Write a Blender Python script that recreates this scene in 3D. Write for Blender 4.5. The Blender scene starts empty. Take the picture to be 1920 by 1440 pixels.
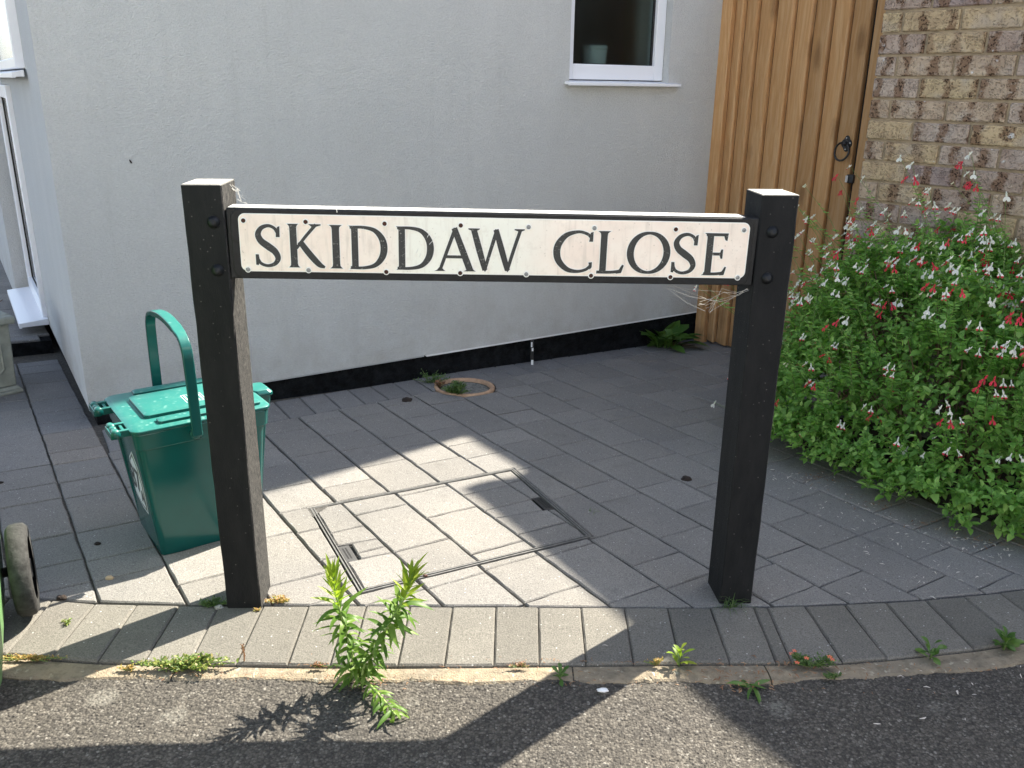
import bpy, bmesh, math, random
import numpy as np
from mathutils import Vector, Matrix, noise
random.seed(7); np.random.seed(7)
SC = bpy.context.scene; COL = SC.collection
R = math.radians

# ------------------------------------------------------------ camera
def setup_camera():
    f = 1629.0
    n = np.array([-66.0, 4730.0, f]); n /= np.linalg.norm(n)
    up = -n
    fw = np.array([0, 0, 1.0]) - n*n[2]; fw /= np.linalg.norm(fw)
    rt = np.cross(fw, up)
    if rt[0] < 0: rt = -rt
    M = np.array([rt, fw, up])
    cx, cy, cz = M[:, 0], -M[:, 1], -M[:, 2]
    cam = bpy.data.cameras.new('camera'); cam.sensor_fit = 'HORIZONTAL'; cam.sensor_width = 36
    cam.lens = f/1920*36; cam.clip_start = 0.05; cam.clip_end = 400
    o = bpy.data.objects.new('camera', cam); COL.objects.link(o)
    m = Matrix.Identity(4)
    for i in range(3):
        m[i][0], m[i][1], m[i][2] = cx[i], cy[i], cz[i]
    m.translation = (0, 0, 1.15)
    o.matrix_world = m
    SC.camera = o
setup_camera()

# ------------------------------------------------------------ sky, sun, exposure
SUN_EL, SUN_AZ = 44.5, 43.7          # azimuth counter-clockwise from +X
w = bpy.data.worlds.new('World'); SC.world = w; w.use_nodes = True
nt = w.node_tree
bg = nt.nodes['Background']; sky = nt.nodes.new('ShaderNodeTexSky')
sky.sky_type = 'NISHITA'; sky.sun_disc = False
sky.sun_elevation = R(SUN_EL); sky.sun_rotation = R(90-SUN_AZ)
sky.air_density = 1.0; sky.dust_density = 1.6; sky.ozone_density = 1.0
hs = nt.nodes.new('ShaderNodeHueSaturation'); hs.inputs['Saturation'].default_value = 0.72
nt.links.new(sky.outputs[0], hs.inputs['Color']); nt.links.new(hs.outputs[0], bg.inputs[0]); bg.inputs[1].default_value = 0.122
sl = bpy.data.lights.new('sun', 'SUN'); sl.energy = 5.0; sl.angle = R(0.5); sl.color = (1.0, 0.925, 0.79)
so = bpy.data.objects.new('sun', sl); COL.objects.link(so)
sd = Vector((math.cos(R(SUN_EL))*math.cos(R(SUN_AZ)), math.cos(R(SUN_EL))*math.sin(R(SUN_AZ)), math.sin(R(SUN_EL))))
so.rotation_euler = sd.to_track_quat('Z', 'Y').to_euler(); so.location = sd*30
SC.view_settings.view_transform = 'Standard'; SC.view_settings.look = 'None'
SC.view_settings.exposure = 1.8; SC.view_settings.gamma = 1; SC.view_settings.use_curve_mapping = False

# ------------------------------------------------------------ helpers
def gz(x, y): return 0.0721 + -0.0116*x - 0.0456*y
TH = R(-57.1)
EV = Vector((math.cos(TH), math.sin(TH), 0)); EU = Vector((-EV.y, EV.x, 0))
def uvw(u, v): p = EU*u + EV*v; return (p.x, p.y)

def tag(o, label=None, cat=None, group=None, kind=None):
    if label: o['label'] = label
    if cat: o['category'] = cat
    if group: o['group'] = group
    if kind: o['kind'] = kind
    return o
def empty(name, loc=(0, 0, 0), rz=0, parent=None):
    o = bpy.data.objects.new(name, None); COL.objects.link(o); o.location = loc; o.rotation_euler = (0, 0, rz)
    o.empty_display_size = 0.05
    if parent: o.parent = parent
    return o
class MB:
    def __init__(s): s.v = []; s.f = []; s.m = []
    def add(s, vs, fs, mi=0):
        b = len(s.v); s.v += [tuple(p) for p in vs]; s.f += [tuple(b+i for i in f) for f in fs]; s.m += [mi]*len(fs)
    def box(s, a, b, mi=0, M=None):
        x0, y0, z0 = a; x1, y1, z1 = b
        vs = [Vector(p) for p in ((x0,y0,z0),(x1,y0,z0),(x1,y1,z0),(x0,y1,z0),(x0,y0,z1),(x1,y0,z1),(x1,y1,z1),(x0,y1,z1))]
        if M is not None: vs = [M @ p for p in vs]
        s.add(vs, [(0,3,2,1),(4,5,6,7),(0,1,5,4),(1,2,6,5),(2,3,7,6),(3,0,4,7)], mi)
    def frust(s, lo, hi, z0, z1, mi=0, M=None):
        # lo / hi : (x0,y0,x1,y1)
        vs = [Vector(p) for p in ((lo[0],lo[1],z0),(lo[2],lo[1],z0),(lo[2],lo[3],z0),(lo[0],lo[3],z0),(hi[0],hi[1],z1),(hi[2],hi[1],z1),(hi[2],hi[3],z1),(hi[0],hi[3],z1))]
        if M is not None: vs = [M @ p for p in vs]
        s.add(vs, [(0,3,2,1),(4,5,6,7),(0,1,5,4),(1,2,6,5),(2,3,7,6),(3,0,4,7)], mi)
    def tube(s, pts, rad, n=6, mi=0, cap=True, closed=False):
        pts = [Vector(p) for p in pts]; k = len(pts)
        if not hasattr(rad, '__len__'): rad = [rad]*k
        ref = Vector((0.13, 0.31, 0.94)); vs = []
        for i, p in enumerate(pts):
            if closed: t = pts[(i+1) % k]-pts[i-1]
            else: t = pts[min(i+1, k-1)]-pts[max(i-1, 0)]
            t.normalize()
            a = t.cross(ref)
            if a.length < 0.05: a = t.cross(Vector((1, 0, 0)))
            a.normalize(); b = t.cross(a)
            for j in range(n):
                an = 2*math.pi*j/n; vs.append(p + (a*math.cos(an)+b*math.sin(an))*rad[i])
        fs = []
        for i in range(k if closed else k-1):
            i2 = (i+1) % k
            for j in range(n):
                j2 = (j+1) % n; fs.append((i*n+j, i*n+j2, i2*n+j2, i2*n+j))
        if cap and not closed:
            fs.append(tuple(range(n-1, -1, -1))); fs.append(tuple((k-1)*n+j for j in range(n)))
        s.add(vs, fs, mi)
    def lathe(s, prof, n=24, mi=0, M=None, cap=True):
        vs = []; k = len(prof)
        for r, z in prof:
            for j in range(n):
                a = 2*math.pi*j/n; vs.append(Vector((r*math.cos(a), r*math.sin(a), z)))
        if M is not None: vs = [M @ p for p in vs]
        fs = [(i*n+j, i*n+(j+1) % n, (i+1)*n+(j+1) % n, (i+1)*n+j) for i in range(k-1) for j in range(n)]
        if cap: fs.append(tuple(range(n-1, -1, -1))); fs.append(tuple((k-1)*n+j for j in range(n)))
        s.add(vs, fs, mi)
    def prism(s, poly, z0, z1, mi=0, M=None):
        n = len(poly)
        vs = [Vector((x, y, z0)) for x, y in poly]+[Vector((x, y, z1)) for x, y in poly]
        if M is not None: vs = [M @ p for p in vs]
        s.add(vs, [tuple(range(n-1, -1, -1)), tuple(range(n, 2*n))]+[(i, (i+1) % n, n+(i+1) % n, n+i) for i in range(n)], mi)
    def mesh(s, name, mats, smooth=False):
        me = bpy.data.meshes.new(name); me.from_pydata(s.v, [], s.f)
        for m in (mats if isinstance(mats, (list, tuple)) else [mats]): me.materials.append(m)
        me.polygons.foreach_set('material_index', s.m)
        if smooth: me.polygons.foreach_set('use_smooth', [True]*len(s.f))
        me.update(); return me
    def build(s, name, mats, parent=None, smooth=False, bevel=0, segs=2, loc=None, mat=None):
        me = s.mesh(name, mats, smooth)
        o = bpy.data.objects.new(name, me); COL.objects.link(o)
        if parent is not None: o.parent = parent
        if loc is not None: o.location = loc
        if mat is not None: o.matrix_local = mat
        if bevel:
            b = o.modifiers.new('bevel', 'BEVEL'); b.width = bevel; b.segments = segs; b.limit_method = 'ANGLE'; b.angle_limit = R(35)
            b.harden_normals = False
            for p in me.polygons: p.use_smooth = True
            if len(me.polygons) < 3000:
                try: me.set_sharp_from_angle(angle=R(40))
                except Exception: pass
        return o
def inst(name, me, parent=None, loc=(0, 0, 0), rot=(0, 0, 0), sc=1.0):
    o = bpy.data.objects.new(name, me); COL.objects.link(o)
    if parent is not None: o.parent = parent
    o.location = loc; o.rotation_euler = rot
    o.scale = (sc, sc, sc) if not hasattr(sc, '__len__') else sc
    return o
def frame(o, x, y, z=Vector((0, 0, 1))):
    m = Matrix.Identity(4)
    for i in range(3): m[i][0], m[i][1], m[i][2], m[i][3] = x[i], y[i], z[i], o[i]
    return m

# ------------------------------------------------------------ materials
class NB:
    def __init__(s, name):
        s.m = bpy.data.materials.new(name); s.m.use_nodes = True; s.t = s.m.node_tree
        s.bsdf = s.t.nodes['Principled BSDF']
    def n(s, typ, **kw):
        nd = s.t.nodes.new(typ)
        for k, v in kw.items():
            if k.startswith('i_'):
                key = k[2:]; key = int(key) if key.isdigit() else key.replace('_', ' ')
                s.set(nd, key, v)
            else: setattr(nd, k, v)
        return nd
    def set(s, nd, key, v):
        if isinstance(v, bpy.types.NodeSocket): s.t.links.new(v, nd.inputs[key])
        else:
            if isinstance(v, tuple) and len(v) == 3 and nd.inputs[key].type == 'RGBA': v = (*v, 1)
            nd.inputs[key].default_value = v
    def pos(s): return s.n('ShaderNodeNewGeometry').outputs['Position']
    def obj(s): return s.n('ShaderNodeTexCoord').outputs['Object']
    def rnd(s): return s.n('ShaderNodeObjectInfo').outputs['Random']
    def isl(s): return s.n('ShaderNodeNewGeometry').outputs['Random Per Island']
    def vadd(s, a, b): return s.n('ShaderNodeVectorMath', operation='ADD', i_0=a, i_1=b).outputs[0]
    def vmul(s, a, b): return s.n('ShaderNodeVectorMath', operation='MULTIPLY', i_0=a, i_1=b).outputs[0]
    def noise(s, vec, scale, detail=3, rough=0.55, dist=0.0, out='Fac'):
        return s.n('ShaderNodeTexNoise', i_Vector=vec, i_Scale=scale, i_Detail=detail, i_Roughness=rough, i_Distortion=dist).outputs[out]
    def vor(s, vec, scale, out='Distance', feature='F1', randomness=1.0):
        return s.n('ShaderNodeTexVoronoi', feature=feature, i_Vector=vec, i_Scale=scale, i_Randomness=randomness).outputs[out]
    def mr(s, v, a, b, c=0.0, d=1.0):
        return s.n('ShaderNodeMapRange', i_0=v, i_1=a, i_2=b, i_3=c, i_4=d).outputs[0]
    def math(s, op, a, b=0.0, c=0.0): return s.n('ShaderNodeMath', operation=op, i_0=a, i_1=b, i_2=c).outputs[0]
    def mix(s, f, a, b, blend='MIX'):
        nd = s.n('ShaderNodeMix', data_type='RGBA', blend_type=blend)
        for key, v in ((0, f), (6, a), (7, b)):
            if isinstance(v, bpy.types.NodeSocket): s.t.links.new(v, nd.inputs[key])
            else: nd.inputs[key].default_value = (*v, 1) if isinstance(v, tuple) and len(v) == 3 else v
        return nd.outputs[2]
    def ramp(s, v, stops):
        nd = s.n('ShaderNodeValToRGB', i_0=v); e = nd.color_ramp.elements
        while len(e) < len(stops): e.new(0.5)
        for el, (p, c) in zip(e, stops): el.position = p; el.color = (*c, 1) if len(c) == 3 else c
        return nd.outputs[0]
    def bump(s, h, strength=0.5, dist=0.002, normal=None):
        nd = s.n('ShaderNodeBump', i_Strength=strength, i_Distance=dist, i_Height=h)
        if normal is not None: s.t.links.new(normal, nd.inputs['Normal'])
        return nd.outputs[0]
    def out(s, color=None, rough=None, normal=None, **kw):
        if color is not None: s.set(s.bsdf, 'Base Color', color)
        if rough is not None: s.set(s.bsdf, 'Roughness', rough)
        if normal is not None: s.t.links.new(normal, s.bsdf.inputs['Normal'])
        for k, v in kw.items(): s.set(s.bsdf, k.replace('_', ' '), v)
        return s.m

def m_paver(name, c1, c2, var=0.09):
    b = NB(name); P = b.pos()
    fine = b.noise(P, 300, 3, 0.8); mid = b.noise(P, 60, 3, 0.6); big = b.noise(P, 3.2, 3)
    col = b.mix(b.mr(big, 0.3, 0.7), c1, c2)
    col = b.mix(b.mr(fine, 0.32, 0.68, 0.0, 1.0), b.mix(1.0, col, (0.55, 0.55, 0.55), 'MULTIPLY'), b.mix(1.0, col, (1.4, 1.39, 1.37), 'MULTIPLY'))
    v = b.mr(b.rnd(), 0, 1, 1-var, 1+var)
    col = b.mix(1.0, col, b.n('ShaderNodeCombineColor', i_0=v, i_1=v, i_2=v).outputs[0], 'MULTIPLY')
    # pale mica flecks and dark grit
    vd = b.vor(P, 95, 'Distance'); sel = b.vor(P, 95, 'Color')
    selx = b.n('ShaderNodeSeparateColor', i_0=sel).outputs[0]
    fl = b.math('MULTIPLY', b.mr(vd, 0.10, 0.2, 1, 0), b.mr(selx, 0.86, 0.9))
    col = b.mix(b.math('MULTIPLY', fl, 0.7), col, (0.62, 0.62, 0.6))
    dk = b.math('MULTIPLY', b.mr(vd, 0.12, 0.25, 1, 0), b.mr(selx, 0.16, 0.1))
    col = b.mix(b.math('MULTIPLY', dk, 0.6), col, (0.05, 0.045, 0.04))
    st = b.noise(P, 11, 4, 0.65)
    col = b.mix(b.mr(st, 0.56, 0.78, 0, 0.3), col, (0.085, 0.08, 0.07))
    h = b.math('ADD', b.math('MULTIPLY', fine, 0.7), b.math('MULTIPLY', mid, 0.6))
    return b.out(col, 0.88, b.bump(h, 0.85, 0.0028), Specular_IOR_Level=0.22)
M_PAVER = m_paver('paver_concrete', (0.188, 0.183, 0.176), (0.222, 0.213, 0.199))
M_PAVER_BR = m_paver('paver_brownish', (0.20, 0.185, 0.165), (0.225, 0.205, 0.185), 0.06)
M_SMOOTH = m_paver('paver_smooth', (0.165, 0.165, 0.165), (0.195, 0.19, 0.185), 0.08)
M_EDGE = m_paver('edging_concrete', (0.142, 0.136, 0.122), (0.170, 0.161, 0.143), 0.11)

def m_simple(name, col, rough=0.6, bump=None, metal=0.0, var=0.0, spec=0.5, nscale=25, obj=False):
    b = NB(name); P = b.obj() if obj else b.pos()
    c = col
    if var:
        n1 = b.noise(P, nscale, 4, 0.6)
        c = b.mix(b.mr(n1, 0.3, 0.7), tuple(x*(1-var) for x in col), tuple(min(1, x*(1+var)) for x in col))
    nm = None
    if bump: nm = b.bump(b.noise(P, bump[0], 3, 0.6), bump[1], bump[2])
    return b.out(c, rough, nm, Metallic=metal, Specular_IOR_Level=spec)

def m_render():
    b = NB('grey_render'); P = b.pos()
    big = b.noise(P, 0.9, 3); mid = b.noise(b.vmul(P, (1, 1, 0.35)), 5, 4, 0.6)
    col = b.mix(b.mr(big, 0.3, 0.7), (0.62, 0.635, 0.625), (0.68, 0.685, 0.67))
    col = b.mix(b.mr(mid, 0.35, 0.75, 0, 0.4), col, (0.55, 0.56, 0.55))
    f = b.noise(b.vmul(P, (1, 1, 1.9)), 115, 3, 0.7)
    f2 = b.vor(b.vmul(P, (1, 1, 1.7)), 210, 'Distance')
    col = b.mix(b.mr(f, 0.38, 0.66, 0.28, 0), col, (0.40, 0.41, 0.41))
    h = b.math('ADD', f, b.math('MULTIPLY', f2, 0.6))
    # splash dirt near the foot
    z = b.n('ShaderNodeSeparateXYZ', i_0=P).outputs[2]
    d = b.math('MULTIPLY', b.mr(z, 0.0, 0.35, 1, 0), b.mr(b.noise(P, 7, 4, 0.65), 0.4, 0.7))
    col = b.mix(b.math('MULTIPLY', d, 0.5), col, (0.40, 0.37, 0.33))
    dr = b.noise(b.vmul(P, (1, 1, 0.07)), 16, 4, 0.7)
    col = b.mix(b.mr(dr, 0.56, 0.72, 0, 0.16), col, (0.44, 0.44, 0.42))
    rain = b.noise(P, 2.3, 5, 0.75); col = b.mix(b.mr(rain, 0.54, 0.66, 0, 0.13), col, (0.52, 0.51, 0.48))
    return b.out(col, 0.9, b.bump(h, 0.9, 0.006), Specular_IOR_Level=0.2)
M_RENDER = m_render()
M_PLINTH = m_simple('black_plinth_paint', (0.008, 0.009, 0.0105), 0.8, (60, 1.0, 0.012), var=0.75, spec=0.12)
M_BEAD = m_simple('white_bead', (0.75, 0.76, 0.76), 0.5)
M_UPVC = m_simple('white_upvc', (0.80, 0.82, 0.86), 0.28, spec=0.5)
M_GASKET = m_simple('gasket', (0.01, 0.01, 0.01), 0.6)
def m_glass():
    b = NB('frosted_glass')
    n = b.bump(b.noise(b.pos(), 300, 2), 0.12, 0.001)
    return b.out((0.55, 0.66, 0.64), 0.26, n, Transmission_Weight=1.0, IOR=1.35)
M_GLASS = m_glass()
M_ROOM = m_simple('dim_room', (0.05, 0.055, 0.055), 0.9)
M_TUB = m_simple('white_tub', (0.5, 0.53, 0.53), 0.5)

def m_brick():
    b = NB('stock_brick'); O = b.obj(); r = b.rnd()
    off = b.n('ShaderNodeCombineXYZ', i_0=b.math('MULTIPLY', r, 37.0), i_1=b.math('MULTIPLY', r, 91.0), i_2=b.math('MULTIPLY', r, 13.0)).outputs[0]
    V = b.vadd(O, off)
    base = b.ramp(r, [(0.0, (0.43, 0.335, 0.215)), (0.2, (0.41, 0.325, 0.245)), (0.38, (0.36, 0.285, 0.24)), (0.55, (0.45, 0.36, 0.23)), (0.72, (0.40, 0.33, 0.28)), (0.88, (0.29, 0.225, 0.21)), (1.0, (0.39, 0.335, 0.27))])
    base.node.color_ramp.interpolation = 'CONSTANT'
    n1 = b.noise(V, 22, 4, 0.65)
    col = b.mix(b.mr(n1, 0.35, 0.7), b.mix(1.0, base, (0.85, 0.82, 0.8), 'MULTIPLY'), b.mix(1.0, base, (1.25, 1.25, 1.22), 'MULTIPLY'))
    # pinkish-grey bloom areas
    col = b.mix(b.mr(b.noise(V, 9, 2), 0.5, 0.66, 0, 0.45), col, (0.40, 0.36, 0.33))
    # brown kiss marks: blotches across the length, broken by dark pits
    x = b.n('ShaderNodeSeparateXYZ', i_0=b.vadd(b.vmul(O, (1, 1, 1)), off)).outputs[0]
    band = b.math('SINE', b.math('MULTIPLY', x, 62.0))
    band = b.math('ADD', band, b.mr(b.noise(V, 24, 4, 0.7), 0, 1, -2.6, 2.6))
    has = b.mr(b.math('FRACT', b.math('MULTIPLY', r, 7.31)), 0.22, 0.26)
    blotch = b.math('MULTIPLY', b.mr(band, 0.15, 0.9), has)
    col = b.mix(b.math('MULTIPLY', blotch, 0.8), col, (0.17, 0.095, 0.055))
    pits = b.mr(b.vor(V, 150, 'Distance'), 0.25, 0.55, 1, 0)
    pits = b.math('MULTIPLY', pits, b.mr(b.noise(V, 75, 3), 0.42, 0.55))
    col = b.mix(b.math('MULTIPLY', pits, b.mr(blotch, 0, 1, 0.12, 0.9)), col, (0.022, 0.013, 0.009))
    wh = b.math('MULTIPLY', b.mr(b.noise(V, 26, 2, 0.5), 0.70, 0.76), b.mr(b.noise(V, 190, 2), 0.35, 0.55))
    col = b.mix(wh, col, (0.62, 0.62, 0.62))
    h = b.math('ADD', n1, b.math('MULTIPLY', pits, -0.8)); h = b.math('ADD', h, b.math('MULTIPLY', b.noise(V, 160, 3, 0.7), 0.5))
    return b.out(col, 0.9, b.bump(h, 0.9, 0.006), Specular_IOR_Level=0.2)
M_BRICK = m_brick()
M_MORTAR = m_simple('mortar', (0.30, 0.235, 0.155), 0.95, (140, 0.8, 0.004), var=0.25)

def m_wood():
    b = NB('treated_timber'); O = b.obj(); r = b.rnd()
    off = b.n('ShaderNodeCombineXYZ', i_0=b.math('MULTIPLY', r, 17.0), i_1=b.math('MULTIPLY', r, 5.0), i_2=b.math('MULTIPLY', r, 29.0)).outputs[0]
    V = b.vadd(O, off)
    wob = b.noise(b.vmul(V, (6, 6, 2.0)), 1.0, 2, 0.5, out='Color')
    V2 = b.vadd(V, b.vmul(wob, (0.10, 0.10, 0.0)))
    g = b.noise(b.vmul(V2, (1, 1, 0.045)), 75, 4, 0.6)
    fine = b.noise(b.vmul(V, (1, 1, 0.03)), 330, 2, 0.6)
    col = b.ramp(g, [(0.15, (0.38, 0.205, 0.085)), (0.45, (0.49, 0.275, 0.118)), (0.6, (0.53, 0.325, 0.16)), (0.85, (0.59, 0.38, 0.20))])
    col = b.mix(b.mr(fine, 0.4, 0.65, 0, 0.2), col, (0.25, 0.14, 0.065))
    t = b.mr(r, 0, 1, 0.85, 1.12)
    col = b.mix(1.0, col, b.n('ShaderNodeCombineColor', i_0=t, i_1=t, i_2=t).outputs[0], 'MULTIPLY')
    # knots
    kd = b.vor(b.vmul(V, (1, 1, 0.42)), 7.0, 'Distance')
    k = b.mr(b.math('ADD', kd, b.mr(b.noise(V, 45, 2), 0, 1, -0.05, 0.05)), 0.09, 0.24, 1, 0)
    col = b.mix(b.math('MULTIPLY', k, 0.6), col, (0.16, 0.08, 0.032))
    # damp foot and green-brown stains
    z = b.n('ShaderNodeSeparateXYZ', i_0=b.pos()).outputs[2]
    damp = b.math('MULTIPLY', b.mr(z, 0.0, 0.9, 1, 0), b.mr(b.noise(b.vmul(b.pos(), (1, 1, 0.4)), 9, 4, 0.65), 0.35, 0.7))
    col = b.mix(b.math('MULTIPLY', damp, 0.7), col, (0.15, 0.09, 0.045))
    return b.out(col, 0.7, b.bump(b.math('ADD', g, fine), 0.35, 0.0012), Specular_IOR_Level=0.3)
M_WOOD = m_wood()

def m_blackplastic():
    b = NB('black_recycled_plastic'); P = b.pos(); Nrm = b.n('ShaderNodeNewGeometry').outputs['Normal']
    n1 = b.noise(b.vmul(P, (1, 1, 0.3)), 30, 4, 0.65)
    col = b.mix(b.mr(n1, 0.35, 0.7), (0.006, 0.0068, 0.0078), (0.013, 0.0135, 0.0142))
    # dust on the upper and right-hand faces, their sunlit paleness painted in too
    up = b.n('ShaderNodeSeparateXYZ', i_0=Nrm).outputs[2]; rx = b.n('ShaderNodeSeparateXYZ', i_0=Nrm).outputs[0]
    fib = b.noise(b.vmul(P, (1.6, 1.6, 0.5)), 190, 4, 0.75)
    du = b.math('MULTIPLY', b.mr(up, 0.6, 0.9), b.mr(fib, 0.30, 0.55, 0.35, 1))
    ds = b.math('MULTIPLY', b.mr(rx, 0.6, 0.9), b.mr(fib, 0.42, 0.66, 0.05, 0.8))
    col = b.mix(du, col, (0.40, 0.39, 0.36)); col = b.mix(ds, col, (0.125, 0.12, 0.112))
    sp = b.math('MULTIPLY', b.mr(b.vor(P, 60, 'Distance'), 0.05, 0.1, 1, 0), 0.35)
    col = b.mix(sp, col, (0.25, 0.24, 0.22))
    h = b.math('ADD', n1, fib)
    return b.out(col, 0.7, b.bump(h, 0.5, 0.002), Specular_IOR_Level=0.22)
M_BLACK = m_blackplastic()
M_BLKPAINT = m_simple('black_enamel', (0.007, 0.008, 0.010), 0.45, (160, 0.25, 0.001), var=0.5, nscale=90, spec=0.3)
M_TOPSTRIP = m_simple('weathered_strip', (0.52, 0.52, 0.50), 0.55, (90, 0.5, 0.001), var=0.25, nscale=70)
def m_face():
    b = NB('aged_sign_face'); P = b.pos()
    x = b.n('ShaderNodeSeparateXYZ', i_0=P).outputs[0]
    n = b.noise(P, 14, 4, 0.6); c = b.mix(b.mr(n, 0.35, 0.68), (0.84, 0.72, 0.62), (0.89, 0.81, 0.71))
    # paler, greener repaired middle stretch
    nn = b.math('ADD', x, b.mr(b.noise(P, 10, 3), 0, 1, -0.05, 0.05))
    g = b.math('MULTIPLY', b.mr(nn, -0.27, -0.20), b.mr(nn, 0.0, 0.10, 1, 0))
    c = b.mix(b.math('MULTIPLY', g, 0.8), c, (0.83, 0.86, 0.77))
    sp = b.math('MULTIPLY', b.mr(b.vor(P, 110, 'Distance'), 0.08, 0.2, 1, 0), b.mr(b.noise(P, 25, 2), 0.5, 0.62))
    c = b.mix(b.math('MULTIPLY', sp, 0.6), c, (0.40, 0.34, 0.27))
    z = b.n('ShaderNodeSeparateXYZ', i_0=P).outputs[2]
    st = b.noise(b.vmul(P, (1, 1, 0.12)), 90, 3)
    c = b.mix(b.mr(st, 0.54, 0.72, 0, 0.4), c, (0.52, 0.46, 0.39))
    bl = b.noise(P, 34, 5, 0.75); c = b.mix(b.mr(bl, 0.52, 0.66, 0, 0.30), c, (0.62, 0.55, 0.47))
    return b.out(c, 0.42, b.bump(n, 0.12, 0.001), Specular_IOR_Level=0.5)
M_FACE = m_face()
def m_letter():
    b = NB('letter_paint'); P = b.pos(); n = b.noise(P, 210, 3, 0.7); n2 = b.noise(P, 18, 2)
    k = b.math('MULTIPLY', b.mr(n, 0.6, 0.7), b.mr(n2, 0.46, 0.6))
    return b.out(b.mix(k, (0.016, 0.020, 0.022), (0.30, 0.30, 0.28)), 0.4, b.bump(n, 0.2, 0.001))
M_LETTER = m_letter()
M_HALO = m_simple('bare_metal_edge', (0.80, 0.80, 0.76), 0.3, spec=0.8)
M_RUST = m_simple('rusted_hole', (0.055, 0.018, 0.010), 0.8, var=0.4, nscale=200)
M_SCREW = m_simple('zinc_screw', (0.30, 0.31, 0.31), 0.45, metal=0.5)

def m_caddy():
    b = NB('green_caddy_plastic'); P = b.pos(); O = b.obj()
    Nz = b.n('ShaderNodeSeparateXYZ', i_0=b.n('ShaderNodeNewGeometry').outputs['Normal']).outputs[2]
    n = b.noise(P, 6, 3)
    c = b.mix(b.mr(n, 0.35, 0.7), (0.004, 0.070, 0.066), (0.006, 0.085, 0.078))
    # rain-spotted upward faces, painted paler for the sunlit lid
    f = b.mr(Nz, 0.5, 0.9)
    sp = b.math('MULTIPLY', b.mr(b.vor(P, 55, 'Distance'), 0.12, 0.30, 1, 0), b.mr(b.noise(P, 22, 2), 0.42, 0.6))
    top = b.mix(b.math('MULTIPLY', sp, 0.55), (0.018, 0.165, 0.145), (0.22, 0.40, 0.36))
    top = b.mix(b.mr(b.noise(P, 34, 4, 0.7), 0.5, 0.72, 0, 0.35), top, (0.10, 0.26, 0.215))
    c = b.mix(f, c, top)
    return b.out(c, b.mr(f, 0, 1, 0.2, 0.42), b.bump(b.noise(P, 9, 2), 0.06, 0.01), Specular_IOR_Level=0.5)
M_CADDY = m_caddy()
M_STICK = m_simple('white_sticker', (0.72, 0.73, 0.74), 0.35)
M_INK = m_simple('black_ink', (0.012, 0.012, 0.013), 0.35)
M_WBIN = m_simple('green_bin_plastic', (0.13, 0.26, 0.10), 0.45, (60, 0.15, 0.001), var=0.18, nscale=30)
M_TYRE = m_simple('dusty_rubber', (0.026, 0.026, 0.025), 0.85, (120, 0.7, 0.002), var=0.6, nscale=60)
M_DARKPL = m_simple('black_plastic', (0.012, 0.012, 0.013), 0.5)
M_PLANTER = m_simple('sage_planter', (0.255, 0.27, 0.235), 0.75, (60, 0.4, 0.002), var=0.16, nscale=30)
M_SOIL = m_simple('soil', (0.035, 0.026, 0.018), 0.95, (60, 1.0, 0.01), var=0.5)
M_IRON = m_simple('black_iron', (0.010, 0.010, 0.011), 0.4, (150, 0.5, 0.001), spec=0.6)
M_CHROME = m_simple('bright_latch', (0.6, 0.6, 0.6), 0.3, metal=0.8)
M_GALV = m_simple('galvanised_steel', (0.20, 0.20, 0.195), 0.5, metal=0.5, var=0.25, nscale=60)
M_GAP = m_simple('dark_gap', (0.010, 0.010, 0.010), 0.9)
M_TERRA = m_simple('terracotta', (0.42, 0.27, 0.17), 0.8, (80, 0.6, 0.003), var=0.25, nscale=40)
def m_grit():
    b = NB('grit_fill'); P = b.pos(); v = b.vor(P, 130, 'Color'); l = b.n('ShaderNodeSeparateColor', i_0=v).outputs[1]
    c = b.mix(l, (0.09, 0.095, 0.085), (0.22, 0.215, 0.19)); h = b.vor(P, 130, 'Distance')
    return b.out(c, 0.9, b.bump(h, 0.9, 0.004))
M_GRIT = m_grit()
M_KERB = None
def m_kerb():
    b = NB('old_kerb_concrete'); P = b.pos(); n = b.noise(P, 40, 5, 0.7); s = b.noise(P, 8, 3)
    c = b.mix(b.mr(s, 0.35, 0.65), (0.30, 0.245, 0.17), (0.22, 0.19, 0.145))
    c = b.mix(b.mr(n, 0.45, 0.7, 0, 0.7), c, (0.10, 0.085, 0.065))
    li = b.math('MULTIPLY', b.mr(b.noise(P, 55, 3), 0.62, 0.68), 0.6); c = b.mix(li, c, (0.45, 0.42, 0.33))
    return b.out(c, 0.92, b.bump(b.math('ADD', n, b.noise(P, 260, 2)), 0.9, 0.004), Specular_IOR_Level=0.2)
M_KERB = m_kerb()
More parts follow.
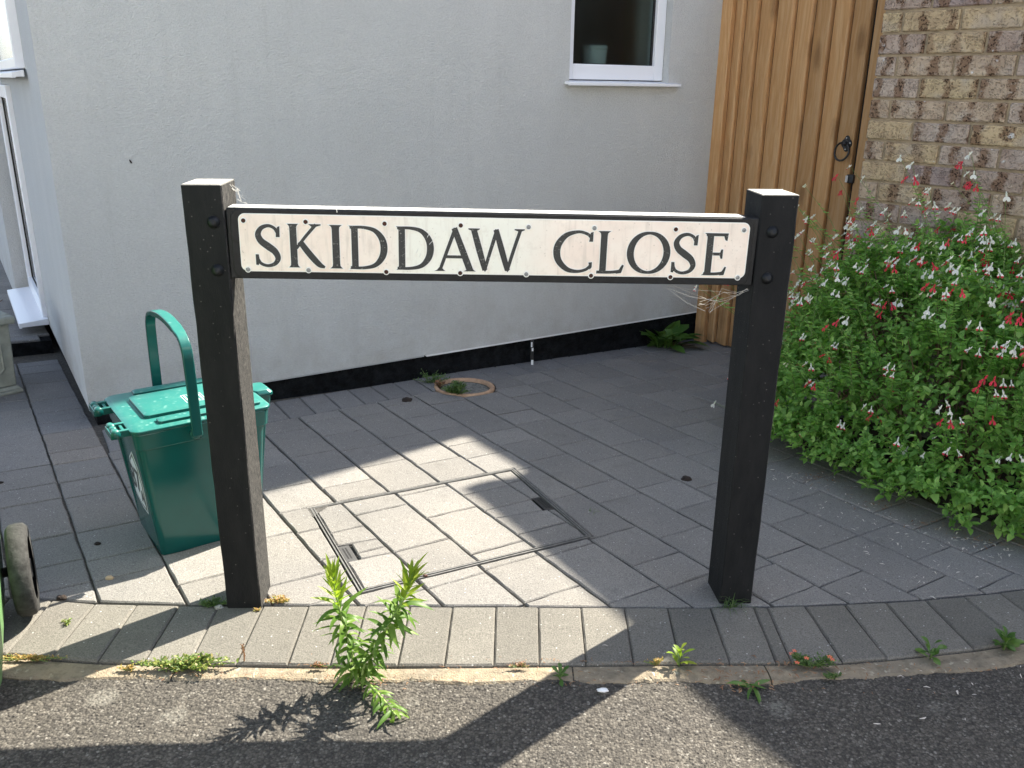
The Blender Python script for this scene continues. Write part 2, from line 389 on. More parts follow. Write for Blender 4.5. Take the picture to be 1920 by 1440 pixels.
def m_asphalt():
    b = NB('worn_asphalt'); P = b.pos()
    v = b.n('ShaderNodeTexVoronoi', feature='F1', i_Vector=P, i_Scale=200.0)
    l = b.n('ShaderNodeSeparateColor', i_0=v.outputs['Color']).outputs[0]
    c = b.ramp(l, [(0.0, (0.048, 0.045, 0.041)), (0.45, (0.075, 0.070, 0.062)), (0.8, (0.105, 0.097, 0.085)), (0.96, (0.13, 0.122, 0.108)), (1.0, (0.21, 0.20, 0.18))])
    c = b.mix(b.mr(v.outputs['Distance'], 0.45, 0.75, 0, 0.6), c, (0.025, 0.023, 0.021))
    big = b.noise(P, 3.5, 4, 0.6); c = b.mix(1.0, c, b.mix(b.mr(big, 0.3, 0.7), (0.85, 0.85, 0.86), (1.2, 1.17, 1.12)), 'MULTIPLY')
    # lichen / gum spots
    w2 = b.vor(b.vadd(P, b.vmul(b.noise(P, 30, 3, out='Color'), (0.03, 0.03, 0.0))), 5.5, 'Distance')
    spot = b.math('MULTIPLY', b.mr(w2, 0.10, 0.19, 1, 0), b.mr(b.noise(P, 130, 3, 0.7), 0.38, 0.6))
    c = b.mix(b.math('MULTIPLY', spot, 0.5), c, (0.24, 0.23, 0.20))
    h = b.math('ADD', b.mr(v.outputs['Distance'], 0, 0.8, 1, 0), b.math('MULTIPLY', b.noise(P, 380, 2), 0.4))
    return b.out(c, 0.85, b.bump(h, 0.6, 0.002), Specular_IOR_Level=0.2)
M_ASPHALT = m_asphalt()
def m_leaf(name, cols, trans=0.25, rough=0.5, rnd='isl'):
    b = NB(name); r = b.isl() if rnd == 'isl' else b.rnd()
    c = b.ramp(r, cols)
    n = b.noise(b.pos(), 60, 2); c = b.mix(b.mr(n, 0.3, 0.7, 0, 0.25), c, b.mix(1.0, c, (0.6, 0.65, 0.6), 'MULTIPLY'))
    b.out(c, rough, Specular_IOR_Level=0.35)
    tr = b.n('ShaderNodeBsdfTranslucent'); b.t.links.new(b.mix(1.0, c, (1.15, 1.35, 0.6), 'MULTIPLY'), tr.inputs[0])
    mx = b.n('ShaderNodeMixShader'); mx.inputs[0].default_value = trans
    b.t.links.new(b.bsdf.outputs[0], mx.inputs[1]); b.t.links.new(tr.outputs[0], mx.inputs[2])
    b.t.links.new(mx.outputs[0], b.t.nodes['Material Output'].inputs[0]); return b.m
M_SALVIA = m_leaf('salvia_leaf', [(0, (0.13, 0.27, 0.065)), (0.35, (0.19, 0.38, 0.09)), (0.7, (0.26, 0.48, 0.115)), (1, (0.38, 0.58, 0.17))], 0.42)
M_WEED = m_leaf('weed_leaf', [(0, (0.075, 0.155, 0.022)), (0.5, (0.11, 0.205, 0.03)), (1, (0.18, 0.27, 0.05))], 0.4, 0.45, 'obj')
M_WEEDTIP = m_leaf('weed_tip_leaf', [(0, (0.20, 0.30, 0.03)), (0.5, (0.27, 0.36, 0.035)), (1, (0.34, 0.40, 0.06))], 0.42, 0.45, 'obj')
M_DOCK = m_leaf('dock_leaf', [(0, (0.05, 0.12, 0.022)), (0.5, (0.075, 0.155, 0.03)), (1, (0.11, 0.20, 0.04))], 0.25, 0.4, 'obj')
M_SMALL = m_leaf('ground_weed_leaf', [(0, (0.09, 0.15, 0.03)), (0.4, (0.14, 0.21, 0.04)), (0.75, (0.22, 0.25, 0.06)), (1, (0.30, 0.25, 0.09))], 0.3)
M_DARKW = m_leaf('dark_weed_leaf', [(0, (0.05, 0.10, 0.03)), (0.6, (0.075, 0.14, 0.035)), (1, (0.12, 0.18, 0.05))], 0.2)
M_YEL = m_leaf('yellow_stonecrop', [(0, (0.30, 0.22, 0.05)), (0.5, (0.42, 0.30, 0.09)), (1, (0.48, 0.26, 0.14))], 0.3)
M_DEAD = m_leaf('dead_matter', [(0, (0.16, 0.07, 0.035)), (0.5, (0.24, 0.12, 0.06)), (1, (0.36, 0.22, 0.12))], 0.1)
M_STEM = m_simple('green_stem', (0.12, 0.19, 0.05), 0.6)
M_WSTEM = m_simple('weed_stem', (0.24, 0.33, 0.10), 0.6)
M_BSTEM = m_simple('brown_stem', (0.12, 0.085, 0.05), 0.7)
M_PWHITE = m_leaf('white_petal', [(0, (0.72, 0.72, 0.70)), (1, (0.82, 0.80, 0.78))], 0.25, 0.6, 'obj')
M_PRED = m_leaf('red_petal', [(0, (0.55, 0.02, 0.045)), (1, (0.70, 0.05, 0.09))], 0.25, 0.6, 'obj')
M_BUD = m_simple('cream_bud', (0.55, 0.55, 0.36), 0.6)
M_ORANGE = m_simple('scarlet_petal', (0.75, 0.16, 0.08), 0.6)
M_DUNG = m_simple('dark_clod', (0.022, 0.014, 0.010), 0.9, (200, 1.0, 0.004), var=0.5, nscale=150)
M_WEB = m_simple('cobweb_silk', (0.7, 0.68, 0.62), 0.5)
M_PETAL = m_simple('dropped_petal', (0.55, 0.50, 0.44), 0.7)
M_TILE = m_simple('roof_tile', (0.10, 0.07, 0.055), 0.8, (20, 0.5, 0.01), var=0.3)
M_GROUND = m_simple('bare_ground', (0.12, 0.11, 0.095), 0.95, var=0.3, nscale=2)

# ------------------------------------------------------------ ground and road
def lerp_poly(pl, x):
    if x <= pl[0][0]: return pl[0][1]
    for (x0, y0), (x1, y1) in zip(pl, pl[1:]):
        if x <= x1: return y0+(y1-y0)*(x-x0)/(x1-x0)
    return pl[-1][1]
INNER = [(-4, 1.80), (-2, 1.775), (-1.106, 1.745), (-0.94, 1.737), (-0.75, 1.735), (-0.47, 1.745), (-0.218, 1.755), (0.147, 1.766), (0.373, 1.774), (0.587, 1.788), (0.812, 1.810), (0.991, 1.836), (1.12, 1.862), (1.291, 1.899), (2, 2.10), (3, 2.50), (6, 4.2)]
OUTER = [(-4, 1.62), (-2, 1.56), (-1.049, 1.523), (-0.948, 1.514), (-0.848, 1.507), (-0.455, 1.509), (-0.237, 1.516), (-0.021, 1.528), (0.266, 1.545), (0.47, 1.556), (0.573, 1.560), (0.714, 1.568), (0.818, 1.585), (1.03, 1.629), (1.163, 1.665), (2, 1.90), (3, 2.30), (6, 4.0)]
KERBO = [(-4, 1.58), (-2, 1.50), (-0.97, 1.452), (-0.75, 1.457), (-0.38, 1.468), (-0.22, 1.468), (0, 1.476), (0.24, 1.488), (0.38, 1.492), (0.53, 1.494), (0.72, 1.515), (0.96, 1.552), (1.1, 1.58), (2, 1.82), (3, 2.22), (6, 3.92)]

mb = MB(); mb.add([(-150, -150, -0.75), (150, -150, -0.75), (150, 150, -0.75), (-150, 150, -0.75)], [(0, 1, 2, 3)])
tag(mb.build('ground', M_GROUND), kind='structure')

def build_road():
    mb = MB()
    # near stretch: real stone-by-stone relief
    x0, x1, y0, y1, st = -1.10, 1.32, 1.12, 1.60, 0.0022
    nx = int((x1-x0)/st)+1; ny = int((y1-y0)/st)+1
    X, Y = np.meshgrid(np.linspace(x0, x1, nx), np.linspace(y0, y1, ny), indexing='ij')
    cell = 0.0056; rng = np.random.RandomState(3)
    gx = (X/cell); gy = (Y/cell); ix = np.floor(gx).astype(int); iy = np.floor(gy).astype(int)
    ox, oy = ix.min()-2, iy.min()-2
    W, Hh = ix.max()-ox+3, iy.max()-oy+3
    jx = rng.rand(W, Hh); jy = rng.rand(W, Hh); hh = rng.rand(W, Hh)
    best = np.full(X.shape, 9.0); hv = np.zeros(X.shape)
    for a in (-1, 0, 1):
        for c in (-1, 0, 1):
            cx = ix+a; cy = iy+c
            px = cx+jx[cx-ox, cy-oy]; py = cy+jy[cx-ox, cy-oy]
            d = np.sqrt((gx-px)**2+(gy-py)**2); m = d < best
            best = np.where(m, d, best); hv = np.where(m, hh[cx-ox, cy-oy], hv)
    Z = 0.0721-0.0116*X-0.0456*Y
    relief = (np.clip(1-best**2*1.5, 0, 1)**0.6)*(0.35+0.65*hv)*0.0030
    lowf = 0.0016*np.sin(X*9+Y*5)+0.0012*np.sin(X*21-Y*17)
    Z = Z-0.011+relief+lowf
    vs = np.stack([X, Y, Z], -1).reshape(-1, 3)
    i, j = np.meshgrid(np.arange(nx-1), np.arange(ny-1), indexing='ij'); a = (i*ny+j).ravel()
    fs = np.stack([a, a+ny, a+ny+1, a+1], -1)
    me = bpy.data.meshes.new('road')
    n0 = len(vs)
    ext = []
    def q(xa, ya, xb, yb):
        b0 = n0+len(ext)
        for (x, y) in ((xa, ya), (xb, ya), (xb, yb), (xa, yb)):
            yy = max(y, 0.3); ext.append((x, y, gz(max(-3, min(3, x)), yy)-0.012))
        return (b0, b0+1, b0+2, b0+3)
    ef = [q(-40, -40, 40, 0.3), q(-40, 0.3, -3, 1.57), q(-3, 0.3, 3, 1.104), q(3, 0.3, 40, 2.2), q(-3, 1.104, x0+.002, 1.57), q(x1-.002, 1.104, 3, 1.9)]
    allv = np.concatenate([vs, np.array(ext)]); allf = fs.tolist()+[list(t) for t in ef]
    me.from_pydata(allv.tolist(), [], allf); me.materials.append(M_ASPHALT)
    o = bpy.data.objects.new('road', me); COL.objects.link(o); tag(o, kind='structure')
build_road()

# far side of the street (behind the camera): pale forecourt and houses, unseen and added to bounce sunlight back
mb = MB(); mb.box((-14, -13, -0.1), (14, -3.2, 0.10)); tag(mb.build('bounce_forecourt', m_simple('pale_concrete', (0.42, 0.415, 0.40), 0.9, var=0.1, nscale=3)), kind='structure')
for i, xx in enumerate((-9.0, -0.5, 8.0)):
    oh = empty('light_bounce_house', (xx, -9.5, 0.1)); tag(oh, ('unseen pale house across the street on the left, added to bounce light', 'unseen pale house directly across the street, added to bounce light', 'unseen pale house across the street on the right, added to bounce light')[i], 'house', 'added light-bouncing houses')
    mb = MB(); mb.box((-4.1, -3.5, 0), (4.1, 0, 5.4)); mb.build('wall', m_simple('cream_render', (0.66, 0.65, 0.62), 0.9, var=0.06, nscale=2), oh)
    mb = MB(); mb.add([(-4.3, -3.7, 5.41), (4.3, -3.7, 5.41), (4.3, 0.2, 5.41), (-4.3, 0.2, 5.41), (-4.3, -1.75, 7.3), (4.3, -1.75, 7.3)], [(0, 3, 2, 1), (0, 1, 5, 4), (2, 3, 4, 5), (0, 4, 3), (1, 2, 5)]); mb.build('roof', M_TILE, oh)
    for wx in (-2.4, 2.2):
        for wz in (0.9, 3.2):
            mb = MB(); mb.box((wx-0.7, 0.002, wz), (wx+0.7, 0.05, wz+1.2)); wf = mb.build('window', M_UPVC, oh)
            mb = MB(); mb.box((wx-0.62, 0.052, wz+0.08), (wx+0.62, 0.056, wz+1.12)); mb.build('pane', M_GASKET, wf)

# ------------------------------------------------------------ paving
def clip(poly, p, n):
    out = []; k = len(poly)
    for i in range(k):
        a, b = poly[i], poly[(i+1) % k]
        da = (a[0]-p[0])*n[0]+(a[1]-p[1])*n[1]; db = (b[0]-p[0])*n[0]+(b[1]-p[1])*n[1]
        if da >= 0: out.append(a)
        if (da >= 0) != (db >= 0):
            t = da/(da-db); out.append((a[0]+(b[0]-a[0])*t, a[1]+(b[1]-a[1])*t))
    return out
def area(poly):
    return 0.5*sum(poly[i][0]*poly[(i+1) % len(poly)][1]-poly[(i+1) % len(poly)][0]*poly[i][1] for i in range(len(poly)))
def inset(poly, d):
    n = len(poly); out = []
    for i in range(n):
        a = Vector(poly[i-1]); b = Vector(poly[i]); c = Vector(poly[(i+1) % n])
        e1 = (b-a).normalized(); e2 = (c-b).normalized()
        n1 = Vector((-e1.y, e1.x)); n2 = Vector((-e2.y, e2.x)); s = n1+n2
        if s.length < 1e-6: s = n1.copy()
        s.normalize(); k = d/max(0.35, s.dot(n1)); out.append((b.x+s.x*k, b.y+s.y*k))
    return out
def tidy(poly, eps=0.004):
    out = []
    for p in poly:
        if not out or math.hypot(p[0]-out[-1][0], p[1]-out[-1][1]) > eps: out.append(p)
    if len(out) > 2 and math.hypot(out[0][0]-out[-1][0], out[0][1]-out[-1][1]) < eps: out.pop()
    return out
def slab(name, poly, mat, parent, gap=0.0015, cham=0.0032, thick=0.035, dz=0.0, jit=0.0015, zf=gz, seg=0.036, tilt=0.0022):
    poly = tidy(poly)
    if len(poly) < 3: return None
    if area(poly) < 0: poly = poly[::-1]
    if area(poly) < 0.00035: return None
    poly = inset(poly, gap)
    if area(poly) < 0.00015: return None
    ring = []
    for i in range(len(poly)):
        a, b = poly[i], poly[(i+1) % len(poly)]; L = math.hypot(b[0]-a[0], b[1]-a[1]); k = max(1, int(L/seg))
        e = ((b[0]-a[0])/max(L, 1e-6), (b[1]-a[1])/max(L, 1e-6))
        for s in range(k):
            t = s/k; j = random.uniform(-jit, jit)
            ring.append((a[0]+(b[0]-a[0])*t-e[1]*j, a[1]+(b[1]-a[1])*t+e[0]*j))
    if len(ring) < 3: return None
    cx = sum(p[0] for p in ring)/len(ring); cy = sum(p[1] for p in ring)/len(ring); cz = zf(cx, cy)
    tx, ty = random.uniform(-tilt, tilt)*3, random.uniform(-tilt, tilt)*3; dz += random.uniform(-0.0008, 0.0008)
    inn = inset(ring, cham) if len(ring) < 40 else ring
    n = len(ring); vs = []
    def zz(x, y): return zf(x, y)-cz+dz+tx*(x-cx)+ty*(y-cy)
    for x, y in ring: vs.append((x-cx, y-cy, zz(x, y)-thick))
    for x, y in ring: vs.append((x-cx, y-cy, zz(x, y)-cham*random.uniform(0.8, 1.3)))
    for x, y in inn: vs.append((x-cx, y-cy, zz(x, y)))
    fs = [(i, (i+1) % n, n+(i+1) % n, n+i) for i in range(n)]+[(n+i, n+(i+1) % n, 2*n+(i+1) % n, 2*n+i) for i in range(n)]+[tuple(range(2*n, 3*n))]
    mb = MB(); mb.add(vs, fs); return mb.build(name, mat, parent, loc=(cx, cy, cz))

def build_paving():
    # bedding sand under everything
    mb = MB()
    N = 40; xs = np.linspace(-6, 4.0, N); vs = []; fs = []
    for i, x in enumerate(xs):
        ya = lerp_poly(OUTER, x)+0.002
        for y in (ya, 9.0): vs.append((x, y, gz(x, y)-0.0095))
        for y in (ya, 9.0): vs.append((x, y, gz(x, y)-0.5))
    for i in range(N-1):
        a = i*4; fs += [(a, a+4, a+5, a+1), (a+2, a+3, a+7, a+6), (a, a+2, a+6, a+4), (a+1, a+5, a+7, a+3)]
    mb.add(vs, fs)
    pv = mb.build('paving', m_simple('bedding_sand', (0.075, 0.067, 0.055), 0.95, (200, 0.8, 0.003), var=0.5, nscale=90)); tag(pv, kind='structure')
    known = {-4: [-3.618, -2.959, -2.785, -2.656, -2.391, -2.218, -2.084], -3: [-3.273, -3.057, -2.944, -2.774, -2.64, -2.383, -2.197, -2.078], -2: [-2.9, -2.64, -2.4, -2.14, -1.965], -1: [-2.107, -1.848], 0: [-2.587, -2.411, -2.236, -2.088, -1.913], 1: [-2.901, -2.639, -2.471, -2.345, -2.18, -1.99], 2: [-2.787, -2.617, -2.447, -2.19, -1.93, -1.655, -1.473], 3: [-2.935, -2.661, -2.546, -2.377, -2.2, -2.03, -1.81, -1.638, -1.372], 4: [-2.479, -2.346, -2.18, -1.927, -1.661, -1.483, -1.354], 5: [-2.54, -2.401, -2.223, -1.961, -1.835, -1.569], 6: [-2.697, -2.562, -2.299, -2.119, -1.863, -1.684], 7: [-2.861, -2.605, -2.468, -2.206, -2.038], 8: [-2.988, -2.72, -2.54, -2.422, -2.15, -1.996], 9: [-2.682, -2.506], 10: [-2.377]}
    inside = {0: [-2.045, -1.901], 1: [-2.117, -1.857], 2: [-2.176, -2.001, -1.745], 3: [-2.089, -1.961, -1.783], 4: [-2.103]}
    quad = [(-0.586, 2.278), (-0.357, 1.803), (0.227, 2.135), (0.007, 2.623)]      # recessed access cover, counter-clockwise
    qe = []
    for i in range(4):
        a, b = quad[i], quad[(i+1) % 4]; e = Vector((b[0]-a[0], b[1]-a[1])).normalized(); qe.append((a, (-e.y, e.x)))
    U0, P = 0.655, 0.1698
    SIZES = [0.131, 0.173, 0.262]
    def vrow(k, lo, hi):
        js = sorted(known.get(k, []))
        if not js: js = [lo+random.uniform(0.05, 0.2)]
        while js[0] > lo: js.insert(0, js[0]-random.choice(SIZES))
        while js[-1] < hi: js.append(js[-1]+random.choice(SIZES))
        return js
    circ = (-0.205, 3.545, 0.135)
    BIGQ = inset(quad, -0.0022)
    def l_cut(P, Q):
        # paver outline minus the cover corner that bites into it (one continuous outline)
        def inq(p): return all((p[0]-a[0])*-(b[1]-a[1])+(p[1]-a[1])*(b[0]-a[0]) > 0 for a, b in zip(Q, Q[1:]+Q[:1]))
        def inp(p): return all((p[0]-a[0])*-(b[1]-a[1])+(p[1]-a[1])*(b[0]-a[0]) > 0 for a, b in zip(P, P[1:]+P[:1]))
        cs = [c for c in Q if inp(c)]
        if len(cs) != 1: return None
        fine = []
        for a, b in zip(P, P[1:]+P[:1]):
            L = math.hypot(b[0]-a[0], b[1]-a[1]); kk = max(1, int(L/0.001))
            fine += [((a[0]+(b[0]-a[0])*s/kk, a[1]+(b[1]-a[1])*s/kk), s == 0) for s in range(kk)]
        fl = [inq(p) for p, _ in fine]; n = len(fine)
        ex = [i for i in range(n) if not fl[i] and fl[i-1]]
        if len(ex) != 1: return None
        out = []; i = ex[0]; out.append(fine[i][0]); last = None
        for k in range(n):
            j = (i+k) % n
            if fl[j]: break
            if fine[j][1] and k: out.append(fine[j][0])
            last = fine[j][0]
        out += [last, cs[0]]
        return out
    rowend = lambda u: -3.04-0.085*(u-1) if u < 2.3 else -3.15-0.03*(u-2.3)
    for k in range(-13, 20):
        u0 = U0+P*k; u1 = u0+P; um = (u0+u1)/2
        left = k < -2
        lo = -4.36 if left else rowend(um)-0.002
        js = vrow(k, lo, -0.4)
        for v0, v1 in zip(js, js[1:]):
            a0 = max(v0, lo) if True else v0
            if v1 - a0 < 0.03: continue
            ga, gb = random.uniform(0.0006, 0.0024), random.uniform(0.0006, 0.0024); sk = random.uniform(-.0012, .0012)
            poly = [uvw(u0+ga, a0), uvw(u0+ga, v1+sk), uvw(u1-gb, v1-sk), uvw(u1-gb, a0)]
            if area(poly) < 0: poly = poly[::-1]
            if not left:
                # butt against the slightly skewed soldier course
                if a0 < rowend(u0)+0.01 or a0 < rowend(u1)+0.01:
                    pa = uvw(u0, rowend(u0)); pb = uvw(u1, rowend(u1)); e = Vector((pb[0]-pa[0], pb[1]-pa[1])).normalized(); n = (-e.y, e.x)
                    c = uvw(um, -2)
                    if (c[0]-pa[0])*n[0]+(c[1]-pa[1])*n[1] < 0: n = (-n[0], -n[1])
                    poly = clip(poly, pa, n)
                    if len(poly) < 3: continue
            cx = sum(p[0] for p in poly)/len(poly); cy = sum(p[1] for p in poly)/len(poly)
            yb = lerp_poly(INNER, cx)
            if cy < yb-0.2 or cx > 2.6 or cx < -3.8: continue
            if cx > 1.75 and cy > 2.45: continue
            if (cx-1.357)*0.7771+(cy-3.44)*0.6293 > 0.16 and (cx-1.357)*0.6293-(cy-3.44)*0.7771 > 0.05: continue       # beyond the brick wall
            ya, yc = lerp_poly(INNER, cx-0.12), lerp_poly(INNER, cx+0.12); e = Vector((0.24, yc-ya)).normalized()
            poly = clip(poly, (cx-0.12, ya), (-e.y, e.x))
            if len(poly) < 3: continue
            mat = M_PAVER
            if k == -3 and v0 < -2.95 and v1 > -3.35: mat = M_PAVER_BR
            if left and v1 < -3.2: mat = M_SMOOTH
            # cut around the access cover: pieces outside each edge in turn
            pieces = []; rest = poly
            hit = True
            ins = poly
            for (p, n) in qe:
                ins = clip(ins, p, n)
                if len(ins) < 3: hit = False; break
            lpc = l_cut(poly, BIGQ) if hit and area(ins) > 0.0002 else None
            if lpc: pieces = [lpc]
            elif hit and area(ins) > 0.0002:
                for (p, n) in qe:
                    o_ = clip(rest, p, (-n[0], -n[1]))
                    if len(o_) >= 3 and area(o_) > 0.0003: pieces.append(clip(o_, (p[0]-n[0]*0.0025, p[1]-n[1]*0.0025), (-n[0], -n[1])))
                    rest = clip(rest, p, n)
                    if len(rest) < 3: break
            else: pieces = [poly]
            for pc in pieces:
                if len(pc) < 3: continue
                # round collar opening
                ccx = sum(p[0] for p in pc)/len(pc); ccy = sum(p[1] for p in pc)/len(pc)
                d = min(math.hypot(p[0]-circ[0], p[1]-circ[1]) for p in pc+[(ccx, ccy)])
                if d < circ[2]+0.03 or math.hypot(ccx-circ[0], ccy-circ[1]) < circ[2]+0.09:
                    # move any outline point inside the opening out to its rim
                    fine = []
                    for i in range(len(pc)):
                        a, b = pc[i], pc[(i+1) % len(pc)]; L = math.hypot(b[0]-a[0], b[1]-a[1]); kk = max(1, int(L/0.012))
                        for s in range(kk): fine.append((a[0]+(b[0]-a[0])*s/kk, a[1]+(b[1]-a[1])*s/kk))
                    inn = [math.hypot(p[0]-circ[0], p[1]-circ[1]) < circ[2] for p in fine]
                    if all(inn): continue
                    if any(inn):
                        out = []
                        for p, q_ in zip(fine, inn):
                            if q_:
                                dx, dy = p[0]-circ[0], p[1]-circ[1]; r = math.hypot(dx, dy)
                                # push towards the paver's own side of the ring
                                gx, gy = ccx-circ[0], ccy-circ[1]; g = math.hypot(gx, gy)
                                ang = math.atan2(dy+gy*0.25/g*0.2, dx+gx*0.25/g*0.2)
                                out.append((circ[0]+circ[2]*math.cos(ang), circ[1]+circ[2]*math.sin(ang)))
                            else: out.append(p)
                        pc = out
                        if area(pc) < 0.003: continue
                        slab('paver', tidy(pc, 0.006), mat, pv, gap=0.001, cham=0.001, jit=0, seg=9); continue
                slab('paver', pc, mat, pv)
    # soldier course along the house wall
    u = 0.335; n = 0
    while u < 3.6:
        w = 0.1068; va = lambda q: (-3.268-0.048*(q-1) if q < 2.3 else -3.325); vb = rowend
        sk = 0.045
        poly = [uvw(u+sk*0, va(u)), uvw(u-0.012, vb(u)), uvw(u-0.012+w, vb(u+w)), uvw(u+w, va(u+w))]
        if area(poly) < 0: poly = poly[::-1]
        c = uvw(u+w/2, -3.2)
        if math.hypot(c[0]-circ[0], c[1]-circ[1]) > 0.06: 
            keep = True
            fine = []
            for i in range(4):
                a, b = poly[i], poly[(i+1) % 4]
                for s in range(14): fine.append((a[0]+(b[0]-a[0])*s/14, a[1]+(b[1]-a[1])*s/14))
            inn = [math.hypot(p[0]-circ[0], p[1]-circ[1]) < circ[2] for p in fine]
            if any(inn):
                fine = [p for p, q_ in zip(fine, inn) if not q_]
                slab('edging_block', fine, M_SMOOTH, pv, gap=0.0012, cham=0.001, jit=0, seg=9)
            else: slab('edging_block', poly, M_SMOOTH, pv, gap=0.0016, cham=0.004, jit=0.0004)
        u += w
    # street edge: header course
    J = [((-0.956, 1.732), (-0.948, 1.514)), ((-0.860, 1.732), (-0.848, 1.507)), ((-0.763, 1.733), (-0.753, 1.505)), ((-0.671, 1.735), (-0.659, 1.506)), ((-0.570, 1.738), (-0.563, 1.508)),
         ((-0.466, 1.744), (-0.457, 1.509)), ((-0.376, 1.749), (-0.370, 1.512)), ((-0.333, 1.750), (-0.329, 1.513)), ((-0.232, 1.753), (-0.230, 1.517)), ((-0.132, 1.756), (-0.133, 1.521)), ((-0.031, 1.760), (-0.030, 1.527)), ((0.069, 1.763), (0.065, 1.532)),
         ((0.169, 1.767), (0.164, 1.538)), ((0.272, 1.770), (0.265, 1.545)), ((0.375, 1.774), (0.365, 1.550)), ((0.478, 1.781), (0.471, 1.556)), ((0.581, 1.788), (0.571, 1.560)), ((0.614, 1.788), (0.605, 1.561)), ((0.707, 1.799), (0.716, 1.568)),
         ((0.807, 1.810), (0.818, 1.585)), ((0.911, 1.823), (0.923, 1.607)), ((1.015, 1.840), (1.029, 1.629)), ((1.120, 1.862), (1.146, 1.660))]
    x = -0.956
    while x > -3.4:
        x -= 0.101; J.insert(0, ((x-0.004, lerp_poly(INNER, x)), (x+0.012, lerp_poly(OUTER, x))))
    x = 1.12; x2 = 1.146
    while x < 2.9:
        x += 0.101; x2 += 0.104; J.append(((x, lerp_poly(INNER, x)), (x2, lerp_poly(OUTER, x2))))
    for (a, b), (c, d) in zip(J, J[1:]):
        a = (a[0], a[1]-0.004); c = (c[0], c[1]-0.004)
        slab('edging_block', [b, d, c, a], M_EDGE, pv, gap=0.0009, cham=0.0038, jit=0.0003, dz=0.001, thick=0.05)
    # step up into the side passage, with its own paving beyond
    du = Vector((0.844, 0.536, 0)); dv = Vector((-0.536, 0.844, 0)); S = Vector((-2.33, 3.885, 0)); UPZ = 0.066
    zs = lambda x, y: gz(x, y)+UPZ
    for i in range(-6, 3):
        a = S+du*(i*0.205-0.09); c = a+du*0.205
        if (Vector((c.x+1.53, c.y-2.94, 0))).dot(Vector((0.844, 0.536, 0))) > -0.012: 
            continue
        q = [a, c, c+dv*0.1, a+dv*0.1]
        slab('step_block', [(p.x, p.y) for p in q], M_SMOOTH, pv, gap=0.0022, cham=0.006, thick=0.09, zf=zs)
    c_ = S+dv*0.1
    for k in range(-7, -2):
        u0 = U0+P*k; u1 = u0+P; v = -4.46
        while v > -8.5:
            L = random.choice(SIZES); v -= L
            poly = [uvw(u0, v), uvw(u0, v+L), uvw(u1, v+L), uvw(u1, v)]
            if area(poly) < 0: poly = poly[::-1]
            poly = clip(poly, (c_.x, c_.y), (dv.x, dv.y))
            if len(poly) >= 3: slab('paver', poly, M_PAVER, pv, zf=zs, seg=0.2)
    # bed under the raised part
    mb = MB(); pts = [S-du*3, S+du*0.16, S+du*0.16+dv*6, S-du*3+dv*6]
    mb.add([(p.x, p.y, zs(p.x, p.y)-0.012) for p in pts]+[(p.x, p.y, gz(p.x, p.y)-0.02) for p in pts], [(0, 1, 2, 3), (0, 4, 5, 1), (1, 5, 6, 2), (2, 6, 7, 3), (3, 7, 4, 0)])
    mb.build('raised_bed', M_PLINTH, pv)
    # a smooth slab let into the paving near the gate
    slab('smooth_slab', [(0.765, 3.51), (0.985, 3.67), (1.28, 3.42), (1.02, 3.27), (0.86, 3.38)], M_SMOOTH, pv, dz=0.004, gap=0, cham=0.002, jit=0)
    return pv, known, inside, quad, qe, U0, P
PV, KNOWN, INSIDE, QUAD, QE, U0, PP = build_paving()

# kerb between edging and road
kb = empty('kerb', (0, 1.49, 0)); tag(kb, kind='structure')
xs = [-3.2, -2.3, -1.42, -0.68, 0.135, 0.545, 1.28, 2.2, 3.1]
for a, b in zip(xs, xs[1:]):
    k = 34; top = []; bot = []
    for i in range(k+1):
        x = a+(b-a)*i/k
        top.append((x, lerp_poly(OUTER, x)-0.0035))
        bot.append((x, lerp_poly(KERBO, x)+random.uniform(-0.0035, 0.004)+0.004*math.sin(x*23)))
    mb = MB(); vs = []; m_ = len(top)
    for x, y in bot: vs.append((x, y, gz(x, y)-0.05))
    for x, y in bot: vs.append((x, y+0.001, gz(x, y)-0.009+random.uniform(-0.001, 0.001)))
    for x, y in bot: vs.append((x, y+0.005, gz(x, y)-0.0055+random.uniform(-0.0012, 0.0012)))
    for (x, y), (x2, y2) in zip(bot, top): vs.append((x, (y+y2)/2, gz(x, y)-0.005+random.uniform(-0.0008, 0.0008)))
    for x, y in top: vs.append((x, y, gz(x, y)-0.0065))
    for x, y in top: vs.append((x, y, gz(x, y)-0.05))
    fs = [(r*m_+i, r*m_+i+1, (r+1)*m_+i+1, (r+1)*m_+i) for r in range(5) for i in range(m_-1)]
    fs += [tuple(r*m_ for r in range(5, -1, -1)), tuple(r*m_+m_-1 for r in range(6))]
    vs = [(x+(0.0015 if abs(x-a) < 1e-6 else (-0.0015 if abs(x-b) < 1e-6 else 0)), y-1.49, z) for x, y, z in vs]
    mb.add(vs, fs); mb.build('kerb_stone', M_KERB, kb)

